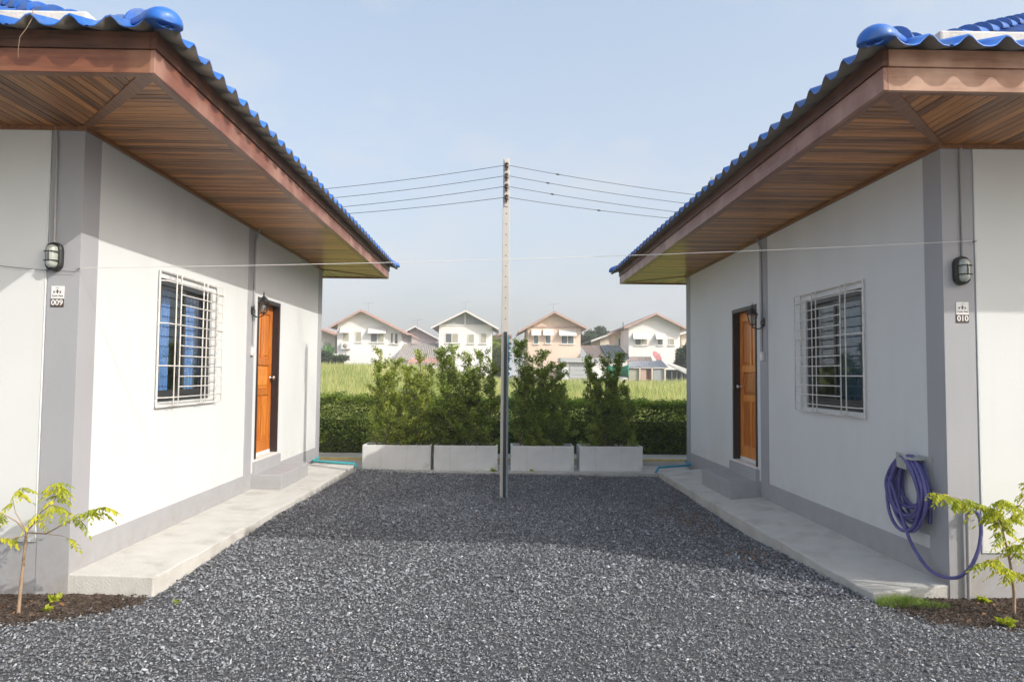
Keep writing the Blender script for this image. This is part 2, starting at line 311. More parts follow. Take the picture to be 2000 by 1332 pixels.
# land: one sheet to the horizon
xs = np.concatenate([[-1500, -600, -250, -120], np.linspace(-70, 70, 71), [120, 250, 600, 1500]])
ys = np.concatenate([[-1200, -400, -100, -30], np.linspace(-8, 14, 6), np.linspace(16, 80, 33), [110, 250, 600, 2000]])
gx, gy = np.meshgrid(xs, ys, indexing='ij')
g = np.where(gy < 14.5, -.26, rise(gx, gy)-.03); g = np.where(gy > 80.1, .4, g)
V = np.stack([gx, gy, g], -1).reshape(-1, 3); ny = len(ys)
I, J = np.meshgrid(np.arange(len(xs)-1), np.arange(ny-1), indexing='ij'); I = I.ravel(); J = J.ravel()
Fq = np.stack([I*ny+J, (I+1)*ny+J, (I+1)*ny+J+1, I*ny+J+1], 1)
tag(npmesh('ground', V, Fq, 'earth'), kind='structure')
# gravel bed sheet
xs = np.linspace(-9, 9, 91); ys = np.linspace(-3, 12.75, 80); gx, gy = np.meshgrid(xs, ys, indexing='ij')
V = np.stack([gx, gy, gz(gx, gy)-.012], -1).reshape(-1, 3); ny = len(ys)
I, J = np.meshgrid(np.arange(len(xs)-1), np.arange(ny-1), indexing='ij'); I = I.ravel(); J = J.ravel()
Fq = np.stack([I*ny+J, (I+1)*ny+J, (I+1)*ny+J+1, I*ny+J+1], 1)
tag(npmesh('gravel_bed', V, Fq, 'gravbed', smooth=True), kind='structure')
def soil_mask(x, y):   # 1 on the planting soil by each corner
    e1 = ((x+3.75)/1.05)**2+((y-5.15)/.42)**2+.25*nz(x*6, y*6, 1, 1)
    e2 = ((x-3.95)/.95)**2+((y-5.05)/.44)**2+.25*nz(x*6, y*6, 1, 5)
    return np.minimum(e1, e2)
def scatter_ok(x, y):
    ok = np.ones(len(x), bool)
    inside = y > 5.31
    le = -2.56+.19*(y-5.33)/6.4; re = 2.85-.09*(y-5.25)/6.4
    ok &= ~(inside & ((x < le+.004+.02*nz(x*9, y*9)) | (x > re-.004)))
    ok &= ~((y > 5.25) & (x > 2.85)) & ~((y > 5.31) & (x < -2.56))
    return ok
def stones(n, x0, x1, y0, y1, smin, smax, wedge=True, crumbs=False):
    y = rng.uniform(y0, y1, n); x = rng.uniform(x0, x1, n)
    if wedge: k = np.abs(x) < y*.90+1.0; x = x[k]; y = y[k]
    k = scatter_ok(x, y) & ((soil_mask(x, y) > 1) | (rng.random(len(x)) < (1 if crumbs else .38))); x = x[k]; y = y[k]
    if crumbs: k = soil_mask(x, y) < 1.15; x = x[k]; y = y[k]
    n = len(x); s = smin+(smax-smin)*rng.random(n)**2.2
    base = np.array([[1, 0, 0], [-1, 0, 0], [0, 1, 0], [0, -1, 0], [0, 0, 1], [0, 0, -1]], float)
    P = base[None]*(1+rng.uniform(-.35, .35, (n, 6, 1)))+rng.normal(0, .22, (n, 6, 3))
    P *= np.stack([rng.uniform(.75, 1.3, n), rng.uniform(.5, .95, n), rng.uniform(.3, .7, n)], 1)[:, None, :]*(s/2)[:, None, None]
    a = rng.uniform(0, 2*PI, n); ca, sa = np.cos(a), np.sin(a)
    tl = rng.normal(0, .35, n); P[:, :, 2] += P[:, :, 0]*tl[:, None]
    X = P[:, :, 0]*ca[:, None]-P[:, :, 1]*sa[:, None]; Y = P[:, :, 0]*sa[:, None]+P[:, :, 1]*ca[:, None]
    z = gz(x, y)+rng.uniform(-.006, .007, n)+(.014 if crumbs else 0)
    V = np.stack([X+x[:, None], Y+y[:, None], P[:, :, 2]+z[:, None]], -1).reshape(-1, 3)
    f = np.array([[0, 2, 4], [2, 1, 4], [1, 3, 4], [3, 0, 4], [2, 0, 5], [1, 2, 5], [3, 1, 5], [0, 3, 5]])
    Fc = (np.arange(n)[:, None, None]*6+f[None]).reshape(-1, 3)
    t = np.exp(rng.normal(0, .33, n))*np.where(rng.random(n) < .03, 1.9, 1.0)*(1+.16*nz(x*.9, y*.9, 1, 9)+.10*nz(x*2.6, y*.7, 1, 4)); t = np.clip(t, .35, 3.2)
    return V, Fc, np.repeat(t, 6)
sets = [stones(165000, -5.3, 5.3, 1.3, 5.32, .007, .025), stones(100000, -2.9, 2.9, 5.3, 12.2, .010, .034, False), stones(500, -4, 4, 2, 11, .035, .055)]
b = 0; Vs, Fs, Ts = [], [], []
for v_, f_, t_ in sets: Vs.append(v_); Fs.append(f_+b); Ts.append(t_); b += len(v_)
tag(npmesh('gravel', np.concatenate(Vs), np.concatenate(Fs), 'rock', tone=np.concatenate(Ts)), 'loose grey crushed stone spread over the drive between the bungalows', kind='stuff')
# planting soil at each corner
def soil_patch(x0, x1, y0, y1):
    xs = np.linspace(x0, x1, 70); ys = np.linspace(y0, y1, 36); gx, gy = np.meshgrid(xs, ys, indexing='ij')
    m_ = np.clip((1.15-soil_mask(gx, gy))/.5, -1, 1)
    V = np.stack([gx, gy, gz(gx, gy)-.012+.024*m_+.006*nz(gx*22, gy*22)], -1).reshape(-1, 3); ny = len(ys)
    I, J = np.meshgrid(np.arange(len(xs)-1), np.arange(ny-1), indexing='ij'); I = I.ravel(); J = J.ravel()
    tag(npmesh('soil', V, np.stack([I*ny+J, (I+1)*ny+J, (I+1)*ny+J+1, I*ny+J+1], 1), 'soil', smooth=True), kind='structure')
v_, f_, t_ = stones(60000, -5, 5, 4.4, 5.32, .005, .026, False, True)
tag(npmesh('soil_crumbs', v_, f_, 'soil', tone=t_), 'dark crumbs and clods lying on the planting soil by both corners', kind='stuff')
soil_patch(-4.9, -2.58, 4.55, 5.325); soil_patch(2.9, 5.0, 4.45, 5.245)
# unseen pale concrete behind the camera, added to bounce light onto fronts and soffits
mb = MB(); mb.box((-30, -9, -.5), (30, .3, -.12)); tag(mb.build('bounce_slab', 'slabedge'), kind='structure')
# path and kerb behind the planters
mb = MB(); mb.box((-9, 11.76, -.30), (9, 12.78, -.115)); tag(mb.build('drain_path', 'concrete'), kind='structure')
mb = MB(); mb.box((-9, 12.78, -.30), (9, 13.62, -.005)); k_ = mb.build('back_path', 'slabedge', bevel=.006); tag(k_, kind='structure')
mb = MB(); mb.box((-9, 12.774, -.035), (9, 12.83, .0)); tag(mb.build('kerb_line', 'yellow'), kind='structure')
mb = MB(); mb.box((-9, 13.62, -.30), (9, 14.6, -.02)); tag(mb.build('hedge_bed', 'soil'), kind='structure')

# ------------------------------------------------------------------ bungalow
LEN, EA = 7.25, 1.05
def strip_tile(T, side, a0, a1, A, dmax, zt, s, amp, lam, name, parent, edge0=0.0, step=0.0):
    """corrugated roof sheet between a0 and a1 along the eave; side gives the slope"""
    n = max(4, int(round((a1-a0)/lam*8))); top = []; bot = []
    for i in range(n+1):
        a = a0+(a1-a0)*i/n; dm = min(dmax, a, A-a)
        if dm < .02: dm = .02
        for d in (edge0, max(dm, edge0+.02)):
            z = zt+s*d+amp*(.5-.5*math.cos(2*PI*a/lam))**2.0+(step if d == edge0 else 0)
            top.append(side(a, d, z)); bot.append(side(a, d, z-.011))
    vs = [T(*p) for p in top]+[T(*p) for p in bot]; m_ = 2*(n+1); fs = []; mi = []
    for i in range(n):
        fs.append((2*i, 2*i+2, 2*i+3, 2*i+1)); fs.append((m_+2*i, m_+2*i+1, m_+2*i+3, m_+2*i+2))
        fs.append((2*i, m_+2*i, m_+2*i+2, 2*i+2)); fs.append((2*i+1, 2*i+3, m_+2*i+3, m_+2*i+1))
        mi += [0, 1, 0, 0]
    fs.append((0, 1, m_+1, m_)); fs.append((2*n, m_+2*n, m_+2*n+1, 2*n+1)); mi += [0, 0]
    mb = MB(); mb.add(vs, fs, True)
    o = mb.build(name, ['blue', 'tileback'], parent, base=vs[0], fix=True)
    o.data.polygons.foreach_set('material_index', mi)
    try: o.data.shade_smooth()
    except Exception: pass
    return o
def cap_piece(T, P0, P1, r0, r1, name, parent, dome=False):
    P0 = Vector(P0); P1 = Vector(P1); d = (P1-P0); ln = d.length; d.normalize()
    side = d.cross(Vector((0, 0, 1))).normalized(); up = side.cross(d)
    rings = [(0, r0*.93), (.0, r0), (.03, r0), (.035, r0*.95), (1, r1)]
    if dome: rings = [(-.20, r0*.25), (-.19, r0*.50), (-.15, r0*.76), (-.08, r0*.94), (.02, r0*1.0), (.25, r0), (.26, r0*.95), (1, r1)]
    K = 12; vs = []
    for t, r in rings:
        c = P0+d*(ln*t)
        for k in range(K+1):
            a = PI*k/K*1.08-.04*PI
            vs.append(T(*(c+side*(math.cos(a)*r)+up*(math.sin(a)*r*(.84)))))
    n = len(rings); fs = [(i*(K+1)+k, i*(K+1)+k+1, (i+1)*(K+1)+k+1, (i+1)*(K+1)+k) for i in range(n-1) for k in range(K)]
    fs += [(i*(K+1), (i+1)*(K+1), (i+1)*(K+1)+K, i*(K+1)+K) for i in range(n-1)]
    fs += [tuple(range(K+1)), tuple((n-1)*(K+1)+k for k in range(K+1))]
    mb = MB(); mb.add(vs, fs, False); mb.smooth = [i < (n-1)*K for i in range(len(fs))]
    return mb.build(name, 'blue', parent, base=vs[0])

def bungalow(x0, y0, z0, sx, S, dy, label):
    T = lambda x, y, z: (x0+sx*x, y0+y, z0+z)
    def bx(mb, a, b): return mb.box(T(*a), T(*b))
    root = empty('bungalow', (x0, y0, z0), label, 'house', 'twin bungalows facing each other')
    W = 8.0
    wy0, wy1, wz0, wz1 = 1.27+dy, 2.47+dy, 1.235, 2.425
    dy0, dy1, dz0, dz1 = 3.93+dy, 4.87+dy, .375, 2.54
    # walls, with real openings
    mb = MB()
    bx(mb, (-.14, 0, -.3), (0, wy0, S)); bx(mb, (-.14, wy0, -.3), (0, wy1, wz0)); bx(mb, (-.14, wy0, wz1), (0, wy1, S))
    bx(mb, (-.14, wy1, -.3), (0, dy0, S)); bx(mb, (-.14, dy0, dz1), (0, dy1, S)); bx(mb, (-.14, dy0, -.3), (0, dy1, dz0-.03)); bx(mb, (-.14, dy1, -.3), (0, LEN, S))
    bx(mb, (-W, 0, -.3), (-.14, .14, S)); bx(mb, (-W, LEN-.14, -.3), (-.14, LEN, S)); bx(mb, (-W, .14, -.3), (-W+.14, LEN-.14, S))
    mb.build('wall', 'wall', root)
    mb = MB(); bx(mb, (-W, 0, S), (0, LEN, S+.05)); mb.build('ceiling', 'panel', root)
    mb = MB(); bx(mb, (-W+.14, .14, -.1), (-.14, LEN-.14, .1)); mb.build('floor', 'concrete', root)
    mb = MB(); bx(mb, (-2.6, .14, .1), (-2.5, LEN-.14, S)); mb.build('partition', 'panel', root)
    # corner pilasters (L-shaped) and the one beside the door
    e = .010
    mb = MB(); bx(mb, (-.235, -e, -.3), (e, .22, S-.004)); mb.build('pilaster', 'grey', root, bevel=.002)
    mb = MB(); bx(mb, (-.235, LEN-.22, -.3), (e, LEN+e, S-.004)); mb.build('pilaster', 'grey', root, bevel=.002)
    mb = MB(); bx(mb, (-.02, 3.55+dy, -.3), (e, 3.80+dy, S-.004)); mb.build('pilaster', 'grey', root, bevel=.002)
    mb = MB(); bx(mb, (-.02, .22, -.3), (.006, 3.55+dy, .212)); bx(mb, (-.02, 3.80+dy, -.3), (.006, LEN-.22, .205)); mb.build('dado', 'grey', root)
    mb = MB(); bx(mb, (-W, -.006, -.3), (-.235, .02, .235)); mb.build('dado', 'grey', root)
    # framed panel on the front wall
    mb = MB(); bx(mb, (-W+.3, -.014, .252), (-.252, .0, S-.01)); mb.build('front_panel', 'panel', root, bevel=.004)
    mb = MB(); bx(mb, (-W+.3, -.017, .242), (-.243, .0, .2515)); bx(mb, (-.2515, -.017, .252), (-.243, 0, S-.02)); mb.build('panel_bead', 'wall', root, bevel=.003)
    # conduit of the wall lights is separate; door
    mb = MB()
    bx(mb, (-.13, dy0, dz0), (.012, dy0+.05, dz1)); bx(mb, (-.13, dy1-.05, dz0), (.012, dy1, dz1)); bx(mb, (-.13, dy0+.05, dz1-.055), (.012, dy1-.05, dz1))
    mb.build('door_frame', 'dframe', root, bevel=.003)
    lx0, lx1 = -.125, -.085; a0, a1, c0, c1 = dy0+.052, dy1-.052, dz0+.012, dz1-.057
    mb = MB(); st = .11
    bx(mb, (lx0, a0, c0), (lx1, a0+st, c1)); bx(mb, (lx0, a1-st, c0), (lx1, a1, c1))
    rails = [c0, c0+.20, c0+.82, c0+.92, c0+1.24, c0+1.34, c1-.13, c1]
    for i in (0, 2, 4, 6): bx(mb, (lx0, a0+st, rails[i]), (lx1, a1-st, rails[i+1]))
    ym = (a0+a1)/2
    bx(mb, (lx0, ym-.04, rails[1]), (lx1, ym+.04, rails[2])); bx(mb, (lx0, ym-.04, rails[5]), (lx1, ym+.04, rails[6]))
    door = mb.build('door', 'door', root, bevel=.004)
    for (p, q, r, s_) in [(a0+st, ym-.04, 1, 2), (ym+.04, a1-st, 1, 2), (a0+st, a1-st, 3, 4), (a0+st, ym-.04, 5, 6), (ym+.04, a1-st, 5, 6)]:
        mb = MB(); bx(mb, (lx0+.008, p, rails[r]), (lx1-.018, q, rails[s_])); bx(mb, (lx1-.018, p+.035, rails[r]+.035), (lx1-.006, q-.035, rails[s_]-.035)); mb.build('panel', 'door', door, bevel=.006)
    kz = 1.45 if sx > 0 else 1.42
    mb = MB(); mb.lathe(T(lx1, a1-.06, kz), [(.028, 0), (.028, .006*sx), (.012, .01*sx), (.012, .03*sx), (.027, .042*sx), (.03, .055*sx), (.024, .07*sx), (.01, .074*sx)], 14, 'x'); mb.build('knob', 'steel', door)
    mb = MB(); bx(mb, (-.14, dy0+.002, dz0-.03), (.03, dy1-.002, dz0)); mb.build('door_sill', 'white', root, bevel=.003)
    mb = MB(); bx(mb, (lx0, a0, c0-.010), (lx1+.004, a1, c0+.035)); mb.build('kick_strip', 'white', door)
    # steps
    mb = MB(); bx(mb, (.0, dy0-.05, -.05), (.05, dy1+.05, dz0-.031)); mb.build('step_riser', 'stepm', root, bevel=.004)
    mb = MB(); bx(mb, (.0, dy0-.10, -.06), (.40, dy1+.24, .19)); mb.build('step', 'stepm', root, bevel=.008)
    # apron slab along the wall: outer edge dips a little
    xo0, xo1 = (.66, .85) if sx > 0 else (.615, .70)
    dip = .02 if sx > 0 else .065
    n_ = 30; mb = MB(); vs = []; fs = []
    for i in range(n_+1):
        y = -.0+(6.45)*i/n_; xo = xo0+(xo1-xo0)*i/n_+.008*math.sin(i*2.3)+.006*math.sin(i*5.1)
        if i == 0: xo -= .02
        vs += [T(0.0, y, 0), T(xo, y, -dip), T(xo-.006, y, -.30), T(0.0, y, -.30)]
    for i in range(n_): fs += [(4*i+j, 4*i+(j+1) % 4, 4*i+4+(j+1) % 4, 4*i+4+j) for j in range(4)]
    fs += [(0, 1, 2, 3), tuple(4*n_+j for j in range(4))]
    mb.add(vs, fs); tag(mb.build('apron_slab', 'slabedge', root, bevel=.010))
    # window
    win = MB(); f = .05
    bx(win, (-.10, wy0, wz0), (-.02, wy0+f, wz1)); bx(win, (-.10, wy1-f, wz0), (-.02, wy1, wz1)); bx(win, (-.10, wy0+f, wz0), (-.02, wy1-f, wz0+.07)); bx(win, (-.10, wy0+f, wz1-.06), (-.02, wy1-f, wz1))
    wi = win.build('window', 'alu', root, bevel=.003)
    ymid = (wy0+wy1)/2
    for (p, q, xx) in [(wy0+f, ymid+.025, -.045), (ymid-.025, wy1-f, -.075)]:
        mb = MB(); g_ = .04; zb, zt_ = wz0+.07, wz1-.06
        bx(mb, (xx-.012, p, zb), (xx+.012, p+g_, zt_)); bx(mb, (xx-.012, q-g_, zb), (xx+.012, q, zt_)); bx(mb, (xx-.012, p+g_, zb), (xx+.012, q-g_, zb+g_)); bx(mb, (xx-.012, p+g_, zt_-g_), (xx+.012, q-g_, zt_))
        mb.build('sash', 'alu', wi)
        mb = MB(); bx(mb, (xx-.003, p+g_-.002, zb+g_-.002), (xx+.003, q-g_+.002, zt_-g_+.002)); mb.build('pane', 'glass', wi)
    for (p, q) in ([(wy0+.98, wy0+1.36), (wy0+.36, wy0+.58)] if sx > 0 else [(wy0+.34, wy0+.78)]):
        n = 40; vs = []; fs = []
        for i in range(n+1):
            y = p+(q-p)*i/n; xx = -.20+.022*math.sin(i*.95)+.01*math.sin(i*2.2)
            vs += [T(xx, y, wz0-.25), T(xx*.98, y, wz1+.02)]
        fs = [(2*i, 2*i+2, 2*i+3, 2*i+1) for i in range(n)]
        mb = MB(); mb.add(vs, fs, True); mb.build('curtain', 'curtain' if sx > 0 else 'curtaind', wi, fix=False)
    # security grille
    gy0, gy1, gz0, gz1 = wy0-.055, wy1+.09, wz0-.045, wz1+.065
    mb = MB(); r = .009
    P = [T(.022, gy0, gz0), T(.022, gy1, gz0), T(.022, gy1, gz1), T(.022, gy0, gz1)]
    for i in range(4): mb.tube([P[i], P[(i+1) % 4]], r, 6, sm=False)
    for i in range(6):
        zz = gz0+.06+(gz1-gz0-.12)*i/5
        for yy in (gy0, gy1): mb.tube([T(-.002, yy, zz), T(.026, yy, zz)], .005, 5)
    gr = mb.build('window_grille', 'bars', root)
    h = gy1-gy0; XB = .082
    def bar(pts, rr=.0065):
        mb = MB(); mb.tube([T(*p) for p in pts], rr, 6, sm=True); mb.build('bar', 'bars', gr)
    vert = [gy0+.16*h, gy0+.235*h, gy0+.62*h, gy0+.69*h, gy1+.01]
    for v in vert: bar([(.022, v, gz1), (XB, v, gz1-.012), (XB, v, gz0+.012), (.022, v, gz0)])
    zr = [gz1-.10-(gz1-gz0-.19)*i/11 for i in range(12)]
    for i, z in enumerate(zr):
        if i in (0, 4, 8, 11): bar([(.022, gy0, z), (XB-.005, gy0+.03, z), (XB+.005, vert[1], z), (XB+.005, gy1, z), (.022, gy1+.012, z)])
        else: bar([(XB+.004, vert[1], z), (XB+.004, gy1, z)] if i % 1 == 0 else [])
    # soffit boards
    bw, gap = .072, .007; zb0, zb1 = S+.012, S+.030
    i = 0; y = -EA+.03
    while y < LEN+EA-.03:
        ya, yb = y, min(y+bw, LEN+EA-.03)
        def xin(yy): return max(.0, -yy, yy-LEN)+.0
        xa, xb = xin(ya+gap/2), xin(yb-gap/2); xe = EA-.03
        if min(xa, xb) < xe-.02:
            xa, xb = min(xa, xe-.004), min(xb, xe-.004); jz = random.uniform(-.0012, .0012)
            q = [(xa, ya+gap/2), (xe, ya+gap/2), (xe, yb-gap/2), (xb, yb-gap/2)]
            mb = MB(); mb.prism([T(p[0], p[1], zb0+jz) for p in q], [T(p[0], p[1], zb1+jz) for p in q]); mb.build('soffit_board', 'soffx', root, base=T(0, ya, zb0))
        y += bw
    for sgn, yb0, lim in ((-1, 0, -3.6), (1, LEN, -1.2)):
        x = EA-.03
        while x > lim:
            xa, xb = x-bw+gap/2, x-gap/2
            ya, yb = max(0, xa), max(0, xb); ye = EA-.03
            if min(ya, yb) < ye-.02:
                ya, yb = min(ya, ye-.004), min(yb, ye-.004); jz = random.uniform(-.0012, .0012)
                q = [(xa, yb0+sgn*ya), (xb, yb0+sgn*yb), (xb, yb0+sgn*ye), (xa, yb0+sgn*ye)]
                mb = MB(); mb.prism([T(p[0], p[1], zb0+jz) for p in q], [T(p[0], p[1], zb1+jz) for p in q]); mb.build('soffit_board', 'soffy', root, base=T(xa, yb0, zb0))
            x -= bw
    mb = MB(); bx(mb, (-W-1, -EA+.03, zb1+.003), (EA-.03, -.001, zb1+.02)); bx(mb, (0.001, 0, zb1+.003), (EA-.03, LEN, zb1+.02)); bx(mb, (-W-1, LEN+.001, zb1+.003), (EA-.03, LEN+EA-.03, zb1+.02))
    mb.build('soffit_backing', 'dframe', root)
    mb = MB(); bx(mb, (-W-1, -EA+.03, zb0), (-3.63, -.0, zb1)); bx(mb, (-W-1, LEN, zb0), (-1.22, LEN+EA-.03, zb1)); mb.build('soffit_panel', 'soffy', root)
    for yc, sgn in ((0, -1), (LEN, 1)):       # mitre boards over the corners
        hw = .05; q = [(-hw*.2, yc-sgn*0-sgn*hw*-.2+0)]; a = hw*.7071
        p0 = (0, yc); p1 = (EA-.03, yc+sgn*(EA-.03))
        q = [(p0[0]-a, p0[1]+sgn*a), (p0[0]+a, p0[1]-sgn*a), (p1[0]+a*0, p1[1]-sgn*2*a), (p1[0], p1[1]), (p1[0]-2*a, p1[1])]
        q[0] = (0.0, p0[1]+sgn*2*a*.5); q[1] = (2*a*.5, p0[1])
        mb = MB(); mb.prism([T(p[0], p[1], S+.002) for p in q], [T(p[0], p[1], zb0-.001) for p in q]); mb.build('corner_board', 'trimw', root)
    mb = MB(); bx(mb, (.011, -.011, S-.022), (.035, LEN+.011, S+.010)); bx(mb, (-W, -.035, S-.022), (.035, -.011, S+.010)); bx(mb, (-W, LEN+.011, S-.022), (.035, LEN+.035, S+.010)); mb.build('wall_trim', 'trimw', root)
    mb = MB(); bx(mb, (EA-.085, -EA+.03, S-.001), (EA-.03, LEN+EA-.03, S+.011)); bx(mb, (-W-1, -EA+.03, S-.001), (EA-.085, -EA+.085, S+.011)); mb.build('eave_trim', 'trimw', root)
    # fascia
    zl, zm, zh = S-.008, S+.142, S+.25; XW = -W-EA
    for (za, zb_, o_, th) in ((zl, zm-.003, 0, .03), (zm, zh, .014, .04)):
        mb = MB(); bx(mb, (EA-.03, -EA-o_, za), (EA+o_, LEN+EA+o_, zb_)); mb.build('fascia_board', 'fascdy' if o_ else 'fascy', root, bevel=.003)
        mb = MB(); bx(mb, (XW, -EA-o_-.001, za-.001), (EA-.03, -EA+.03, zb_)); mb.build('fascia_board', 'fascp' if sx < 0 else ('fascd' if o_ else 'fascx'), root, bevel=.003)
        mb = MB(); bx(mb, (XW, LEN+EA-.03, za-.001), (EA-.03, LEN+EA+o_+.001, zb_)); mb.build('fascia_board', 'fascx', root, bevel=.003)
    # roof
    ov = .15; X1, Y0, Y1, XM = EA+ov, -EA-ov, LEN+EA+ov, -W-EA-ov
    zt = S+.217; s1, s2, D = .36, .60, 1.25; A = Y1-Y0; B = X1-XM; amp, lam = .070, .24
    sideE = lambda a, d, z: (X1-d, Y0+a, z); sideF = lambda a, d, z: (X1-a, Y0+d, z); sideB = lambda a, d, z: (X1-a, Y1-d, z); sideW = lambda a, d, z: (XM+d, Y0+a, z)
    tw = .48
    def slope(side, Ln, sheets, z_, s_, dm, e0=0.0):
        n = int(math.ceil(Ln/tw))
        for i in range(sheets if sheets else n):
            strip_tile(T, side, i*tw, min((i+1)*tw+.02, Ln), Ln, dm, z_+(i % 2)*.0015, s_, amp, lam, 'roof_tile', root, e0)
    slope(sideE, A, 0, zt, s1, D); slope(sideF, B, 13, zt, s1, D); slope(sideB, B, 6, zt, s1, D)
    strip_tile(T, sideF, 13*tw, B, B, D, zt, s1, amp, lam, 'roof_sheet', root); strip_tile(T, sideB, 6*tw, B, B, D, zt, s1, amp, lam, 'roof_sheet', root); strip_tile(T, sideW, 0, A, A, D, zt, s1, amp, lam, 'roof_sheet', root)
    zb = zt+s1*D-.08; zu = zt+s1*D+.30
    i1, i2, i3, i4 = X1-D, Y0+D, Y1-D, XM+D; t_ = .55
    mb = MB()
    for (a, b_) in (((i4, i2, zb), (i1, i2+t_, zu)), ((i4, i3-t_, zb), (i1, i3, zu)), ((i1-t_, i2+t_, zb), (i1, i3-t_, zu)), ((i4, i2+t_, zb), (i4+t_, i3-t_, zu))): bx(mb, a, b_)
    mb.build('cement_band', 'bandw', root, bevel=.02)
    X1u, Y0u, Y1u, XMu = i1-.27, i2+.27, i3-.27, i4+.27
    Au = Y1u-Y0u; Bu = X1u-XMu; dmu = Au/2
    E_ = lambda a, d, z: (X1u-d, Y0u+a, z); F_ = lambda a, d, z: (X1u-a, Y0u+d, z); B_ = lambda a, d, z: (X1u-a, Y1u-d, z); W_ = lambda a, d, z: (XMu+d, Y0u+a, z)
    slope(E_, Au, 0, zu+.005, s2, dmu); slope(F_, Bu, 9, zu+.005, s2, dmu)
    strip_tile(T, F_, 9*tw, Bu, Bu, dmu, zu+.005, s2, amp, lam, 'roof_sheet', root); strip_tile(T, B_, 0, Bu, Bu, dmu, zu+.005, s2, amp, lam, 'roof_sheet', root); strip_tile(T, W_, 0, Au, Au, dmu, zu+.005, s2, amp, lam, 'roof_sheet', root)
    mb = MB(); bx(mb, (XM+.2, Y0+.2, zt-.012), (X1-.2, Y1-.2, zt-.002)); mb.build('roof_lining', 'dframe', root)
    # hip caps
    def hips(Xc, Yc, sg, z_, s_, d0, d1, first, stp=.25):
        d = d0; k = 0
        while d < d1:
            p0 = (Xc-d, Yc+sg*d, z_+s_*d+.028); p1 = (Xc-d-stp-.035, Yc+sg*(d+stp+.035), z_+s_*(d+stp+.035)+.012)
            p0 = (p0[0], p0[1], p0[2]+(0 if k == 0 and first else .02)); cap_piece(T, p0, p1, .110 if k == 0 else .120, .095, 'ridge_cap', root, dome=(k == 0 and first)); d += stp; k += 1
    hips(X1, Y0, 1, zt, s1, .05, D-.12, True); hips(X1, Y1, -1, zt, s1, .05, D-.12, True)
    hips(X1u, Y0u, 1, zu, s2, .0, dmu-.1, False, .42); hips(X1u, Y1u, -1, zu, s2, .0, dmu-.1, False, .42)
    xr = X1u-dmu; n = int((Bu-2*dmu)/.35)+1
    for i in range(n): cap_piece(T, (xr-i*.35, (Y0u+Y1u)/2, zu+s2*dmu+.03), (xr-i*.35-.38, (Y0u+Y1u)/2, zu+s2*dmu+.02), .132, .118, 'ridge_cap', root)
    return root, T
LH, TL = bungalow(-3.22, 5.33, .022, 1, 3.405, 0.0, 'white bungalow on the left with the sunlit wall and number 009 by its corner')
RH, TR = bungalow(3.465, 5.25, -.022, -1, 3.385, -.07, 'bungalow on the right with its wall in shade and number 010 by its corner')

# ------------------------------------------------------------------ things on the bungalows
def lantern(T, y, z, label):
    root = empty('wall_lantern', T(0, y, z), label, 'lantern', 'carriage lanterns beside the doors')
    cxp = .20; root.scale = (.82, .82, .82)
    mb = MB(); mb.lathe(T(.0, y, z-.02), [(.052, 0), (.052, .01 if T is TL else -.01), (.03, .02 if T is TL else -.02)], 12, 'x', 1, 1.6); mb.build('backplate', 'black', root)
    mb = MB(); pts = [T(.01, y, z-.05), T(.06, y, z-.115), T(.12, y, z-.13), T(cxp, y, z-.10), T(cxp, y, z-.06)]; mb.tube(pts, [.011, .010, .009, .010, .012], 8)
    mb.tube([T(.02, y, z+.02), T(.07, y, z-.02), T(.06, y, z-.07), T(.03, y, z-.06)], .006, 6); mb.build('arm', 'black', root)
    c = T(cxp, y, z)
    mb = MB(); mb.lathe(c, [(.022, -.075), (.045, -.065), (.048, -.052), (.0, -.052)], 6); mb.build('cage_base', 'black', root)
    mb = MB(); mb.lathe(c, [(.095, .095), (.10, .105), (.078, .125), (.06, .165), (.030, .195), (.012, .21), (.010, .235), (.016, .245), (.006, .26), (.002, .29)], 6, sm=False); mb.build('roof', 'black', root)
    mb = MB()
    for k in range(6):
        a = 2*PI*k/6; mb.tube([(c[0]+.046*math.cos(a), c[1]+.046*math.sin(a), c[2]-.055), (c[0]+.086*math.cos(a), c[1]+.086*math.sin(a), c[2]+.098)], .0045, 5)
    mb.build('cage_bar', 'black', root)
    mb = MB(); mb.lathe(c, [(.040, -.05), (.080, .094)], 6, sm=False); mb.build('glass_shade', 'lampglass', root)
    mb = MB(); mb.lathe(c, [(.014, -.05), (.016, -.01), (.03, .02), (.032, .05), (.016, .075), (.0, .08)], 10); mb.build('bulb', 'diffuser', root)
lantern(TL, 3.68, 2.35, 'black carriage lantern above the sunlit orange door of the left bungalow')
lantern(TR, 3.58, 2.29, 'black carriage lantern beside the shaded door of the right bungalow')
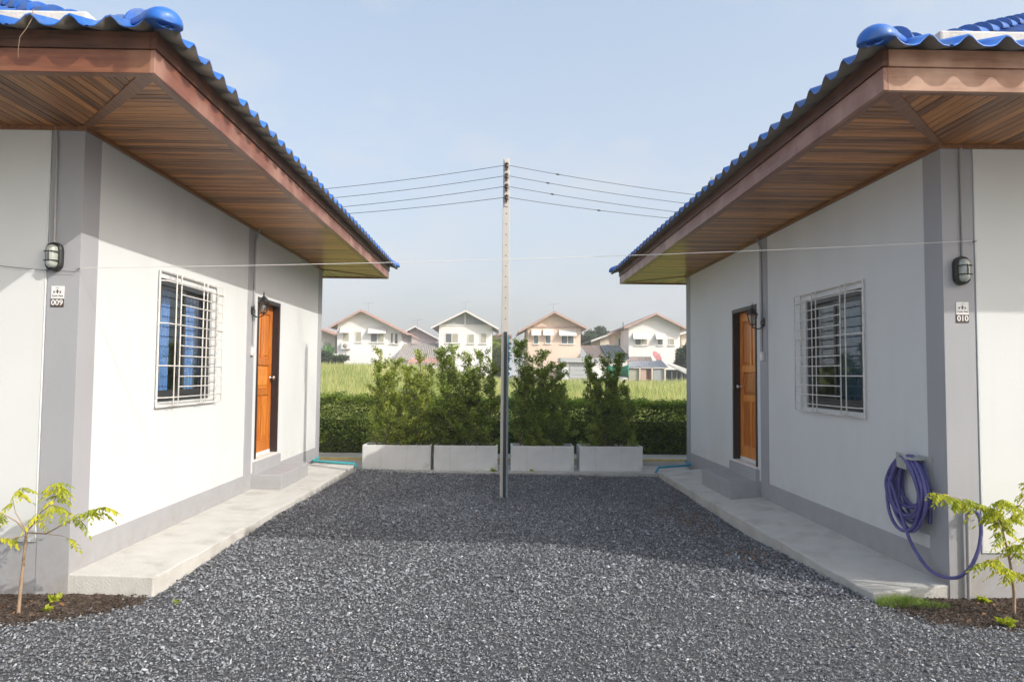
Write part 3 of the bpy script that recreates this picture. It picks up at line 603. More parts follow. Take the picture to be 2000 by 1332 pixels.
def bulkhead(T, x, z, label):
    sg = 1 if T is TL else -1
    root = empty('bulkhead_light', T(x, 0, z), label, 'wall light', 'oval caged bulkhead lights on the front walls')
    hw, hh = .047, .052
    def pill(r, n=10):
        pts = []
        for k in range(2*n+2):
            if k <= n: a = PI*k/n; pts.append((r*math.cos(a), hh+r*math.sin(a)))
            else: a = PI+PI*(k-n-1)/n; pts.append((r*math.cos(a), -hh+r*math.sin(a)))
        return pts
    mb = MB(); prof = [(hw+.012, 0), (hw+.012, .035), (hw+.004, .045), (hw-.008, .045)]; vs = []; K = None
    for r, h in prof:
        p = pill(r); K = len(p); vs += [T(x+q[0]*sg, -.012-h, z+q[1]) for q in p]
    fs = [(i*K+k, i*K+(k+1) % K, (i+1)*K+(k+1) % K, (i+1)*K+k) for i in range(len(prof)-1) for k in range(K)]+[tuple(range(K)), tuple((len(prof)-1)*K+k for k in range(K))]
    mb.add(vs, fs, False); mb.build('base', 'black', root, bevel=.003)
    mb = MB(); prof = [(hw-.008, .045), (hw-.010, .065), (hw-.016, .080), (hw-.028, .090), (hw-.043, .094)]; vs = []
    for i, (r, h) in enumerate(prof):
        p = pill(max(r, .003)); vs += [T(x+q[0]*sg, -.012-h, z+q[1]*(1 if i < 3 else .97-.03*(i-3))) for q in p]
    fs = [(i*K+k, i*K+(k+1) % K, (i+1)*K+(k+1) % K, (i+1)*K+k) for i in range(len(prof)-1) for k in range(K)]+[tuple((len(prof)-1)*K+k for k in range(K))]
    mb.add(vs, fs, True); mb.build('diffuser', 'diffuser', root)
    mb = MB(); d0 = .103
    mb.tube([T(x, -.055, z+hh+hw), T(x, -d0+.012, z+hh+hw*.55), T(x, -d0-.005, z+hh*.6), T(x, -d0-.008, z), T(x, -d0-.005, z-hh*.6), T(x, -d0+.012, z-hh-hw*.55), T(x, -.055, z-hh-hw)], .0042, 6)
    for zz in (z+.034, z-.034): mb.tube([T(x-hw-.004, -.05, zz), T(x-hw+.004, -.095, zz), T(x-hw*.5, -d0-.002, zz), T(x+hw*.5, -d0-.002, zz), T(x+hw-.004, -.095, zz), T(x+hw+.004, -.05, zz)], .0042, 6)
    mb.tube([T(x+q[0]*sg, -.060, z+q[1]) for q in pill(hw+.004)]+[T(x+(hw+.004)*sg, -.060, z+hh)], .0042, 6)
    mb.build('cage', 'black', root)
bulkhead(TL, -.172, 2.395, 'oval caged light half in sun on the corner pilaster of the left bungalow')
bulkhead(TR, -.120, 2.400, 'oval caged light fully in shade on the corner pilaster of the right bungalow')
def conduit(name, pts, r, m, label, cat='pipe', clips=()):
    mb = MB(); mb.tube(pts, r, 10)
    for c in clips: mb.box((c[0]-.018, c[1]-.012, c[2]-.008), (c[0]+.018, c[1]+.012, c[2]+.008))
    o = mb.build(name, m, base=pts[0]); return tag(o, label, cat)
conduit('conduit', [TL(-.186, -.022, 2.48), TL(-.192, -.022, 2.9), TL(-.195, -.022, 3.2), TL(-.205, -.026, 3.405)], .0095, 'pipegrey', 'grey conduit rising from the caged light to the eave on the left bungalow')
conduit('conduit', [TR(-.140, -.022, 2.48), TR(-.141, -.022, 2.9), TR(-.140, -.022, 3.2), TR(-.142, -.026, 3.385)], .0095, 'pipegrey', 'grey conduit rising from the caged light to the eave on the right bungalow')
conduit('conduit', [TL(.022, 3.72, 1.9), TL(.022, 3.72, 2.8), TL(.022, 3.73, 3.25), TL(.06, 3.76, 3.415)], .011, 'pipegrey', 'thin conduit on the sunlit wall running past the lantern of the left bungalow')
conduit('conduit', [TR(.022, 3.63, 1.9), TR(.022, 3.63, 2.8), TR(.022, 3.64, 3.25), TR(.06, 3.68, 3.395)], .011, 'pipegrey', 'thin conduit on the shaded wall running past the lantern of the right bungalow')
def switch(T, y, z, label):
    root = empty('switch_box', T(.01, y, z), label, 'switch', 'outdoor switch boxes by the doors')
    mb = MB(); mb.box(T(.010, y-.04, z-.055), T(.045, y+.04, z+.055)); mb.build('housing', 'white', root, bevel=.006)
    mb = MB(); mb.box(T(.045, y-.018, z-.03), T(.052, y+.018, z+.02)); mb.build('rocker', 'plate', root, bevel=.002)
switch(TL, 3.705, 1.80, 'small white switch box on the pilaster of the sunlit left wall')
switch(TR, 3.61, 1.83, 'small white switch box on the pilaster of the shaded right wall')
def text_mesh(txt, size, m, parent, name, loc, shear=0.0, bold=0.0):
    cu = bpy.data.curves.new(name, 'FONT'); cu.body = txt; cu.size = size; cu.align_x = 'CENTER'; cu.align_y = 'CENTER'; cu.extrude = .0006; cu.shear = shear; cu.offset = bold
    tmp = bpy.data.objects.new('tmp_text', cu); COL.objects.link(tmp)
    dg = bpy.context.evaluated_depsgraph_get(); me = bpy.data.meshes.new_from_object(tmp.evaluated_get(dg)); bpy.data.objects.remove(tmp)
    me.materials.clear(); me.materials.append(M[m]); o = bpy.data.objects.new(name, me); COL.objects.link(o); o.parent = parent
    o.location = Vector(loc)-Vector(parent.location); o.rotation_euler = (PI/2, 0, 0); return o
def sign(T, x, ztop, num, label):
    w_ = .098; h1 = .098; h2 = .062; yy = -.0105
    c = T(x, 0, ztop); root = empty('number_sign', c, label, 'sign', 'number plates on the corner pilasters')
    mb = MB(); mb.box(T(x-w_/2, yy, ztop-h1), T(x+w_/2, yy-.004, ztop)); mb.build('logo_plate', 'plate', root, bevel=.001)
    mb = MB(); mb.box(T(x-w_/2, yy, ztop-h1-h2), T(x+w_/2, yy-.005, ztop-h1-.001)); mb.build('number_plate', 'brownplate', root, bevel=.001)
    Y = c[1]+yy
    text_mesh(num, .060, 'plate', root, 'number', (c[0], Y-.0058, c[2]-h1-h2/2), 0, .0012)
    text_mesh('Cycle Time', .0185, 'ink', root, 'lettering', (c[0], Y-.0048, c[2]-.076), .3, .0002)
    mb = MB(); X0, Z0 = c[0], c[2]-.042
    def blob(mbx, x, z, rx, rz, n=12): mbx.prism([(x+rx*math.cos(2*PI*k/n), Y-.004, z+rz*math.sin(2*PI*k/n)) for k in range(n)], [(x+rx*math.cos(2*PI*k/n), Y-.0048, z+rz*math.sin(2*PI*k/n)) for k in range(n)])
    blob(mb, X0, Z0+.010, .0052, .0060); blob(mb, X0, Z0-.005, .0065, .011); blob(mb, X0-.010, Z0+.001, .0042, .0036); blob(mb, X0+.010, Z0+.001, .0042, .0036)
    blob(mb, X0-.026, Z0-.005, .0052, .0095); mb.tube([(X0+.013*math.cos(a), Y-.0045, Z0+.021+.007*math.sin(a)) for a in np.linspace(.3, PI-.3, 8)], .0012, 5)
    mb.build('emblem', 'ink', root)
    mb = MB(); blob(mb, X0+.022, Z0-.005, .0052, .0095); mb.build('emblem_mark', 'inkr', root)
sign(TL, -.152, 2.175, '009', 'white logo plate over brown plate numbered 009 on the left bungalow')
sign(TR, -.134, 2.160, '010', 'white logo plate over brown plate numbered 010 on the right bungalow')
# ------------------------------------------------------------------ hose on its holder
def hose_set():
    X = 3.465; XO = X-.0
    root = empty('hose_holder', (XO, 5.57, .6), 'grey metal hose holder bolted to the dark side wall by number 010', 'hose holder')
    mb = MB(); mb.box((XO-.012, 5.41, .30), (XO-.016, 5.60, .92)); mb.build('backplate', 'galv', root, bevel=.002)
    mb = MB(); mb.prism([(XO-.012, 5.50, .885), (XO-.13, 5.50, .885), (XO-.13, 5.66, .895), (XO-.012, 5.66, .895)], [(XO-.012, 5.50, .90), (XO-.13, 5.50, .90), (XO-.13, 5.66, .91), (XO-.012, 5.66, .91)]); mb.build('cradle', 'galv', root)
    mb = MB(); mb.prism([(XO-.13, 5.56, .80), (XO-.13, 5.70, .81), (XO-.135, 5.70, .81), (XO-.135, 5.56, .80)], [(XO-.13, 5.57, .925), (XO-.13, 5.71, .935), (XO-.135, 5.71, .935), (XO-.135, 5.57, .925)]); mb.build('lip', 'galv', root, bevel=.002)
    # coil
    pts = []; rnd = random.Random(3)
    turns = 11
    for t in range(turns):
        A_ = .205+rnd.uniform(-.04, .05); B_ = .262+rnd.uniform(-.06, .05); cyy = 5.63+rnd.uniform(-.035, .035); xo = XO-.030-.0095*t+rnd.uniform(-.006, .006)
        tw = rnd.uniform(-.25, .25)
        for k in range(20):
            a = 2*PI*k/20+PI/2
            yy = A_*math.cos(a); zz = B_*math.sin(a)
            top = .905-(B_)
            q = 1-.25*max(0, math.sin(a))
            px_ = xo-.010*math.sin(a*2+t)
            pts.append(Vector((px_, cyy+yy*q+tw*.12*zz, top+zz)))
    # tail leaves the coil at the bottom and swings round the corner to the tap
    tail = [(XO-.125, 5.60, .32), (XO-.10, 5.56, .20), (XO-.07, 5.44, .07), (XO-.055, 5.30, .035), (XO-.02, 5.15, .06), (3.50, 5.08, .15), (3.56, 5.07, .28), (3.60, 5.09, .42), (3.615, 5.13, .52), (3.61, 5.17, .545), (3.59, 5.20, .53)]
    pts = [Vector((XO-.03, 5.44, .40)), Vector((XO-.028, 5.43, .55))]+pts[2:-3]+[Vector(p) for p in tail]
    # smooth
    sm = []
    for i in range(len(pts)-1):
        p0, p1, p2, p3 = pts[max(i-1, 0)], pts[i], pts[i+1], pts[min(i+2, len(pts)-1)]
        for k in range(3):
            t = k/3; sm.append(.5*((2*p1)+(p2-p0)*t+(2*p0-5*p1+4*p2-p3)*t*t+(-p0+3*p1-3*p2+p3)*t**3))
    sm.append(pts[-1]); mb = MB(); mb.tube(sm, .0135, 8)
    tag(mb.build('garden_hose', 'hose', base=(XO, 5.6, .6)), 'violet garden hose coiled on the wall holder with its end looped to the tap', 'hose')
    root = empty('water_pipe', (3.58, 5.215, -.12), 'grey standing water pipe with a tap against the front wall below number 010', 'pipe')
    mb = MB(); mb.tube([(3.583, 5.215, -.16), (3.583, 5.215, .2), (3.583, 5.215, .53)], .014, 10); mb.build('pipe', 'pipegrey', root)
    mb = MB(); mb.tube([(3.583, 5.215, .53), (3.583, 5.213, .555), (3.587, 5.195, .56)], .017, 10); mb.tube([(3.583, 5.21, .55), (3.583, 5.21, .585)], .007, 8); mb.box((3.565, 5.203, .583), (3.60, 5.217, .592)); mb.build('tap', 'galv', root)
hose_set()
# blue pipes lying at the far ends of the slabs
o = MB(); o.tube([(-3.19, 12.5, .035), (-3.14, 11.93, .045), (-3.10, 11.88, .045), (-2.75, 11.78, .04), (-2.38, 11.66, .035), (-2.33, 11.62, -.02)], .019, 8); tag(o.build('water_pipe', 'teal', base=(-2.8, 11.8, 0)), 'teal plastic pipe lying across the far end of the sunlit slab', 'pipe')
o = MB(); o.tube([(3.43, 12.5, -.0), (3.38, 12.02, .0), (3.36, 11.95, .0), (3.05, 11.83, .0), (2.76, 11.74, -.01), (2.70, 11.70, -.09)], .021, 8); tag(o.build('water_pipe', 'pvc', base=(3, 11.8, 0)), 'bright blue plastic pipe lying across the far end of the shaded slab', 'pipe')

# ------------------------------------------------------------------ washing line string
p0, p1 = Vector((-3.214, 5.30, 2.335)), Vector((3.70, 5.20, 2.612)); pts = []
for i in range(33):
    t = i/32; p = p0.lerp(p1, t); p.z -= .05*4*t*(1-t)*.7; pts.append(p)
mb = MB(); mb.tube(pts, .0024, 5); tag(mb.build('string', 'string', base=p0), 'thin white string stretched between the corners of both bungalows', 'string')
pts = [Vector((-3.232, 5.30, 2.305)).lerp(Vector((-4.6, 5.302, 2.47)), i/12)-Vector((0, 0, .03*4*(i/12)*(1-i/12))) for i in range(13)]
mb = MB(); mb.tube(pts, .0022, 5); tag(mb.build('string', 'wire', base=pts[0]), 'dark thin string running along the front wall of the left bungalow', 'string')
mb = MB(); mb.tube([(-3.214, 5.305, 2.335), (-3.216, 5.318, 2.335)], .006, 6); tag(mb.build('wall_hook', 'black', base=(-3.214, 5.31, 2.335)), 'small hook holding the string on the corner of the left bungalow', 'hook')
mb = MB(); mb.tube([(3.70, 5.205, 2.612), (3.70, 5.24, 2.612)], .006, 6); tag(mb.build('wall_hook', 'black', base=(3.70, 5.21, 2.61)), 'small hook holding the string on the front wall above number 010', 'hook')
# stray twig hanging from the left roof edge
mb = MB(); mb.tube([TL(.38, -1.19, 3.72), TL(.375, -1.19, 3.66), TL(.34, -1.185, 3.60), TL(.30, -1.18, 3.55), TL(.285, -1.17, 3.47), TL(.283, -1.16, 3.43)], [.003, .0022, .002, .002, .0016, .001], 5)
tag(mb.build('dry_twig', 'barkp', base=TL(.38, -1.19, 3.7)), 'dry twig dangling from the blue tiles over the left eave', 'twig')

# ------------------------------------------------------------------ concrete pole and overhead wires
PY = 9.60
pole = empty('utility_pole', (.104, PY, -.15), 'slim square concrete pole standing on the gravel between the bungalows', 'pole')
mb = MB(); lean = .012
def px0(z): return .104+lean*(z+.15)*.0
hb, ht = .056, .046
zs = [-.3, 4.585]
def sq(z, h, x=0): return [(.104-h, PY-.045, z), (.104+h, PY-.045, z), (.104+h, PY+.055, z), (.104-h, PY+.055, z)]
mb.prism(sq(-.3, hb), sq(4.585, ht)); mb.build('shaft', 'pole', pole, bevel=.006)
mb = MB(); mb.box((.090, PY-.062, -.2), (.132, PY-.0465, 2.14)); mb.build('cable_cover', 'alu', pole, bevel=.002, label='dark metal cover strip on the lower front of the pole')
mb = MB(); mb.tube([(.150, PY-.06, -.15), (.150, PY-.06, 1.2), (.151, PY-.058, 2.1)], .006, 6); mb.build('earth_wire', 'pvc', pole)
zh = 3.80
while zh > .1:
    if zh > 2.2:
        mb = MB(); mb.lathe((.106, PY-.0455, zh), [(.0085, .004), (.0085, -.001), (.0, -.0012)], 10, 'y'); mb.build('bolt_hole', 'ink', pole)
    zh -= .148
mb = MB(); mb.box((.078, PY-.055, 3.90), (.132, PY-.0455, 4.56)); mb.build('rack', 'pole', pole, bevel=.002)
zi = [4.475, 4.325, 4.175, 4.02]
for z in zi:
    mb = MB(); c = (.106, PY-.085, z)
    mb.lathe(c, [(.026, -.030), (.030, -.022), (.020, -.008), (.020, .008), (.030, .022), (.026, .030)], 12); mb.build('insulator', 'ceramic', pole)
    mb = MB(); mb.box((.096, PY-.1, z-.062), (.118, PY-.055, z-.034)); mb.box((.098, PY-.095, z+.030), (.114, PY-.055, z+.042)); mb.build('bracket', 'barkd', pole)
for sgn, xe, ye in ((-1, -3.05, 10.45), (1, 3.3, 10.45)):
    side_ = 'left' if sgn < 0 else 'right'
    rk = empty('wire_bracket', (xe, ye, 3.9), f'iron wire bracket on the blue roof of the {side_} bungalow', 'bracket', 'wire brackets on the roofs')
    mb = MB(); mb.box((xe-.02, ye-.02, 3.8), (xe+.02, ye+.02, 4.62)); mb.build('upright', 'galv', rk)
    for i, z in enumerate(zi):
        q0 = Vector((.106+sgn*.02, PY-.085, z-.0)); q1 = Vector((xe, ye, z-.16 if i < 3 else z-.10)); pts = []
        for k in range(17):
            t = k/16; p = q0.lerp(q1, t); p.z -= .03*4*t*(1-t); pts.append(p)
        mb = MB(); mb.tube(pts, .0042, 5)
        if sgn > 0:
            tk = [.075, .06, .067, .42][i]; p = q0.lerp(q1, tk*3 if i < 3 else tk)
            p.z -= .03*4*(tk*3 if i < 3 else tk)*(1-(tk*3 if i < 3 else tk)); d = (q1-q0).normalized(); mb.tube([p-d*.03, p, p+d*.03], [.006, .014, .006], 8)
        nm = ['topmost', 'second highest', 'third highest', 'lowest'][i]
        tag(mb.build('overhead_wire', 'wire', base=q0), f'{nm} of the four wires running from the pole to the {side_} roof', 'wire', 'overhead wires from the pole')

# ------------------------------------------------------------------ planters, shrubs, hedge
def shrub(xa, xb, stems, nl, m, label, yc=12.27, spread=.17, sparse=.6):
    root = empty('planter_shrub', ((xa+xb)/2, yc, .25), label, 'shrub', 'tall leafy shrubs in the concrete planters')
    P = []; T_ = []; bmb = MB()
    for (sx_, zt_, r) in stems:
        x = sx_; y = yc+random.uniform(-.09, .09); pts = []; n = 9; ph = random.uniform(0, 6)
        for i in range(n+1):
            t = i/n; pts.append(Vector((x+.05*math.sin(ph+t*4)*t, y+.05*math.cos(ph+t*3)*t, .22+(zt_-.25)*t)))
        bmb.tube(pts, [.013*(1-.8*i/n)+.003 for i in range(n+1)], 6)
        nb = int(46*(zt_-.2)/1.7)
        for _ in range(nb):
            t = random.random()**.85; k = min(int(t*n), n-1); p = pts[k].lerp(pts[k+1], t*n-k)
            a = random.uniform(0, 2*PI); ln = r*(1.28-.48*t)*random.uniform(.5, 1.25); d = Vector((math.cos(a), math.sin(a)*.75, random.uniform(.35, 1.1)*(.6+t))).normalized()
            q = p+d*ln*1.15; q.z = min(q.z, zt_+.06*random.random()); bmb.tube([p, p.lerp(q, .5)+Vector((0, 0, -.01)), q], [.0035, .0025, .0015], 4, cap=False)
            m_ = int(nl/nb/len(stems)*(1.15-.4*t))
            tt = np.array([random.random()**.7 for _ in range(m_)])
            pos = np.array(p)[None]*(1-tt[:, None])+np.array(q)[None]*tt[:, None]+rng.normal(0, .022, (m_, 3))
            P.append(pos); T_.append(np.clip(random.gauss(.42, .2)+rng.normal(0, .16, m_)+.22*t, 0, 1))
    bmb.build('stem', 'bark', root)
    P = np.concatenate(P); T_ = np.concatenate(T_)
    V, Fc, tn = leaves(P, rng.uniform(.028, .050, len(P)), .5, .6, T_)
    o = npmesh('foliage', V, Fc, m, root, tn, base=root.location, kind='stuff')
    return root
PLX = [(-2.32, -1.14, 'leftmost concrete planter box standing nearest the sunlit wall'), (-1.085, .02, 'concrete planter box just left of the pole'),
       (.25, 1.35, 'concrete planter box just right of the pole'), (1.445, 2.55, 'rightmost concrete planter box nearest the shaded wall')]
for i, (xa, xb, lab) in enumerate(PLX):
    y0 = 12.02; y1 = 12.50; zb = float(gz(np.array([(xa+xb)/2]), np.array([12.2]))[0])-.02; zt = .31; th = .032
    root = empty('concrete_planter', ((xa+xb)/2, y0, zb), lab, 'planter', 'concrete planter boxes in a row')
    mb = MB(); sk = .02*(i == 0)
    def pb(a0, a1, b0, b1, c0, c1): mb.box((a0, b0, c0), (a1, b1, c1))
    pb(xa, xb, y0, y0+th, zb, zt); pb(xa, xb, y1-th, y1, zb, zt); pb(xa, xa+th, y0+th, y1-th, zb, zt); pb(xb-th, xb, y0+th, y1-th, zb, zt); pb(xa+th, xb-th, y0+th, y1-th, zb, zb+.05)
    mb.build('box', 'planter', root, bevel=.007)
    mb = MB(); n = 14; m_ = 6; vs = [(xa+th+(xb-xa-2*th)*a/n, y0+th+(y1-y0-2*th)*b_/m_, zt-.055+random.uniform(-.012, .014)) for a in range(n+1) for b_ in range(m_+1)]
    fs = [(a*(m_+1)+b_, (a+1)*(m_+1)+b_, (a+1)*(m_+1)+b_+1, a*(m_+1)+b_+1) for a in range(n) for b_ in range(m_)]
    mb.add(vs, fs, True); mb.build('potting_soil', 'soil', root, fix=False)
shrub(-2.28, -1.15, [(-2.12, 1.98, .22), (-1.85, 1.78, .26), (-1.62, 1.62, .24), (-1.36, 1.92, .22), (-1.22, 1.70, .16), (-1.95, 1.5, .24), (-1.45, 1.45, .24), (-1.7, 1.0, .28)], 23000, 'leafsl', 'yellowish open shrub with forked tops in the leftmost planter')
shrub(-1.06, 0, [(-.95, 1.98, .20), (-.75, 2.05, .20), (-.55, 1.90, .24), (-.30, 1.98, .24), (-.12, 1.80, .18), (-.85, 1.6, .22), (-.42, 1.65, .22), (-.6, 1.1, .28)], 32000, 'leafs', 'bushy shrub with ragged top in the planter left of the pole')
shrub(.27, 1.33, [(.42, 2.10, .20), (.60, 1.85, .24), (.85, 1.95, .24), (1.02, 1.72, .22), (1.18, 1.3, .22), (.5, 1.65, .22), (.78, 1.6, .22), (.8, 1.1, .28)], 36000, 'leafs', 'dense dark shrub tapering upward in the planter right of the pole')
shrub(1.47, 2.53, [(1.68, 1.85, .17), (1.95, 1.90, .20), (2.18, 1.92, .16), (2.30, 1.3, .22), (1.82, 1.5, .2), (2.08, 1.5, .2), (2.0, 1.0, .28)], 26000, 'leafs', 'narrow dark shrub in the rightmost planter by the shaded wall')
def hedge():
    root = empty('hedge', (0, 14.0, 0), 'clipped green hedge running behind the planters in front of the field', 'hedge')
    n = 105000; x = rng.uniform(-6.2, 6.2, n); top = 1.06-.012*(x+3)+.035*nz(x*3, x*0, 1)+.02*nz(x*9, x, 1)
    fr = rng.random(n)
    y = np.where(fr < .62, 13.72+np.abs(rng.normal(0, .07, n)), rng.uniform(13.72, 14.40, n)); z = np.where(fr < .62, rng.uniform(-.02, 1, n)*top, top-np.abs(rng.normal(0, .05, n)))
    k = fr > .9; z[k] = top[k]+rng.uniform(-.02, .10, k.sum())*rng.random(k.sum()); y += .05*nz(x*4, z*5, 1, 2)
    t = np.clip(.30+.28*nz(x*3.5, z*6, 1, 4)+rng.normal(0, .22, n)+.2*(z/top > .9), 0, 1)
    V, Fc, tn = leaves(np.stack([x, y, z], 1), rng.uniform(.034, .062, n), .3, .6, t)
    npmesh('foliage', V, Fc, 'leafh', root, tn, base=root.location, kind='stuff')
    mb = MB()
    for i in range(60):
        xx = -6.1+12.2*i/59+random.uniform(-.05, .05); mb.tube([(xx, 14.05, -.05), (xx+random.uniform(-.05, .05), 14.0, .4), (xx+random.uniform(-.1, .1), 14.05, .9)], [.012, .009, .004], 5)
    mb.build('stems', 'barkd', root, kind='stuff')
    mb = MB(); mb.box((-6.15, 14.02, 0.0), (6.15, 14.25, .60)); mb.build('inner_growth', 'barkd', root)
hedge()
# ------------------------------------------------------------------ field grass
def field():
    n = 115000; y = 14.8+(62-14.8)*rng.random(n)**1.25; x = rng.uniform(-1, 1, n)*(y*.40+1.5)
    z0 = rise(x, y)-.03; h = rng.uniform(.55, 1.15, n)*(1+.25*nz(x*.5, y*.4, 1, 2)); h *= np.clip((y-14)/4, .35, 1)
    w_ = (.006+.00045*y)*rng.uniform(.7, 1.5, n)
    a = rng.uniform(0, PI, n); dx, dy_ = np.cos(a), np.sin(a)*.4; lx = rng.normal(.0, .18, n)*h; ly = rng.normal(0, .15, n)*h
    P0 = np.stack([x-dx*w_, y-dy_*w_, z0], 1); P1 = np.stack([x+dx*w_, y+dy_*w_, z0], 1)
    P2 = np.stack([x+lx*.4+dx*w_*.7, y+ly*.4+dy_*w_*.7, z0+h*.62], 1); P3 = np.stack([x+lx*.4-dx*w_*.7, y+ly*.4-dy_*w_*.7, z0+h*.62], 1)
    P4 = np.stack([x+lx, y+ly, z0+h], 1)
    V = np.stack([P0, P1, P2, P3, P4, P4+[0, 0, -.004]], 1).reshape(-1, 3)
    b_ = np.arange(n)[:, None]*6; Fc = np.concatenate([b_+np.array([[0, 1, 2, 3]]), b_+np.array([[3, 2, 4, 5]])])
    t = np.clip(.5+.35*nz(x*.45, y*.28, 1, 7)+.3*nz(x*1.9, y*.6, 1, 3)+rng.normal(0, .26, n), 0, 1)
    tag(npmesh('field_grass', V, Fc, 'grass', tone=np.repeat(t, 6)), 'tall yellow green grass covering the open field behind the hedge', kind='stuff')
field()
def tuft(cx_, cy_, rx, ry, n, label, h=.07, name='grass_tuft'):
    a = rng.uniform(0, 2*PI, n); r = np.sqrt(rng.random(n)); x = cx_+rx*r*np.cos(a); y = cy_+ry*r*np.sin(a); z0 = gz(x, y)
    hh = h*rng.uniform(.5, 1.2, n)*(1.1-.6*r); lx = rng.normal(0, .5, n)*hh; ly = rng.normal(-.2, .5, n)*hh; ww = .0022
    P0 = np.stack([x-ww, y, z0], 1); P1 = np.stack([x+ww, y, z0], 1); P2 = np.stack([x+lx, y+ly, z0+hh], 1)
    V = np.stack([P0, P1, P2], 1).reshape(-1, 3)-np.array([cx_, cy_, -.13]); Fc = np.arange(n*3).reshape(n, 3)
    o = npmesh(name, V, Fc, 'grassd', tone=np.repeat(rng.random(n), 3)); o.location = (cx_, cy_, -.13); tag(o, label, 'grass')
tuft(3.03, 5.14, .20, .09, 1500, 'green grass tuft at the front corner of the shaded slab', .085)
tuft(3.22, 5.08, .14, .07, 600, 'low dark grass tuft beside the soil below number 010', .05)
def weed(x, y, s, label):
    z = float(gz(np.array([x]), np.array([y]))[0]); n = 22
    p = np.tile(np.array([[0, 0, .004]]), (n, 1))+rng.normal(0, .012, (n, 3))*[1, 1, .3]+[0, 0, .012]
    dr = rng.normal(size=(n, 3)); dr[:, 2] = np.abs(dr[:, 2])*.5+.3
    V, Fc, tn = leaves(p, s*rng.uniform(.6, 1.1, n), .8, .55, rng.uniform(.3, 1, n), dr)
    o = npmesh('weed', V, Fc, 'leafy', tone=tn*.5); o.location = (x, y, z); tag(o, label, 'weed', 'small weeds at the gravel edge')
weed(-3.20, 5.17, .065, 'small weed on the soil under the left wall pilaster'); weed(-3.13, 4.96, .05, 'tiny bright weed in the gravel right of the left sapling')
weed(3.46, 4.68, .075, 'pale weed at the gravel edge near the right sapling'); weed(-2.31, 5.12, .03, 'tiny weed sprouting in the gravel off the sunlit slab corner')
weed(3.66, 5.16, .07, 'leafy weed at the foot of the standing water pipe'); weed(-.06, 12.0-.08, .09, 'small weed against the planter left of the pole'); weed(.62, 11.95, .06, 'small weed against the planter right of the pole')
# leaf litter: dry leaves on the gravel and soil
n = 900
cl = [(2.35, 8.3, .35, 1.0, .34), (2.5, 6.7, .25, .5, .12), (-3.6, 4.95, .6, .2, .2), (3.9, 4.9, .5, .25, .2), (.6, 9.5, 1.6, 2.5, .09), (1.0, 11.8, 1.5, .15, .05)]
P = []
for (x, y, a, b_, f) in cl:
    k = int(n*f); P.append(np.stack([rng.normal(x, a*.5, k), rng.normal(y, b_*.5, k)], 1))
P = np.concatenate(P); P = P[(scatter_ok(P[:, 0], P[:, 1]))]; z = gz(P[:, 0], P[:, 1])+.012
V, Fc, tn = leaves(np.column_stack([P, z]), rng.uniform(.02, .045, len(P)), 1.5, .5)
tag(npmesh('leaf_litter', V, Fc, 'litter', tone=tn), 'small dry brown leaves scattered over the gravel and soil', kind='stuff')

# ------------------------------------------------------------------ saplings
def sapling(base, trunk, branches, label, seed):
    rnd = random.Random(seed); root = empty('sapling', base, label, 'sapling', 'yellow green saplings in front of the bungalows')
    mb = MB(); tp = [Vector(p) for p in trunk]; mb.tube(tp, [.0125*(1-.35*i/(len(tp)-1)) for i in range(len(tp))], 8); mb.build('trunk', 'barkp', root)
    for br in branches:
        pts = [Vector(p) for p in br['p']]; n = len(pts)
        mb = MB(); mb.tube(pts, [br.get('r', .006)*(1-.75*i/(n-1)) for i in range(n)], 6); mb.build('branch', 'barkp', root)
        for (t, cnt) in [(q[0], int(round(q[1]*(1.6 if seed == 11 else 1.2)))) for q in br['l']]:
            for _ in range(cnt):
                tt = min(max(t+rnd.uniform(-.08, .08), 0), .999)*(n-1); k = int(tt); p = pts[k].lerp(pts[k+1], tt-k)
                a = rnd.uniform(0, 2*PI); d = Vector((math.cos(a), math.sin(a)*.7, rnd.uniform(-.2, .35))).normalized(); ln = rnd.uniform(.07, .13); m_ = 6
                verts = []; faces = []; tones = []; basetone = rnd.uniform(.1, 1)
                rach = [p+d*ln*s_/m_+Vector((0, 0, -.65*ln*(s_/m_)**2)) for s_ in range(m_+1)]
                sd = d.cross(Vector((0, 0, 1))).normalized()
                for s_ in range(1, m_+1):
                    for side in ((-1, 1) if s_ < m_ else (0,)):
                        o3 = rach[s_]; ld = (sd*side*.8+d*(.5 if side else 1)+Vector((rnd.uniform(-.2, .2), rnd.uniform(-.2, .2), -1.0+rnd.uniform(-.35, .35)))).normalized(); ll = rnd.uniform(.028, .050); wv = ld.cross(Vector((rnd.uniform(-.4, .4), rnd.uniform(-.6, .6), 1))).normalized()*ll*.18
                        nn = wv.cross(ld).normalized()*ll*.07; b0 = len(verts)
                        verts += [o3, o3+ld*ll*.3+wv+nn, o3+ld*ll*.65+wv*.9+nn, o3+ld*ll, o3+ld*ll*.65-wv*.9+nn, o3+ld*ll*.3-wv+nn, o3+ld*ll*.5]
                        faces += [(b0, b0+1, b0+6), (b0+1, b0+2, b0+6), (b0+2, b0+3, b0+6), (b0+3, b0+4, b0+6), (b0+4, b0+5, b0+6), (b0+5, b0, b0+6)]
                        tones += [min(1, max(0, basetone+rnd.uniform(-.2, .2)))]*7
                V = np.array([tuple(v) for v in verts])-np.array(tuple(p)); o = npmesh('leaf', V, np.array(faces), 'leafy', tone=np.array(tones), smooth=False)
                o.parent = root; o.location = p-Vector(base)
B = (-3.296, 4.9, -.14)
P_ = lambda u, v, y=4.9: tuple(at(y, u, v))
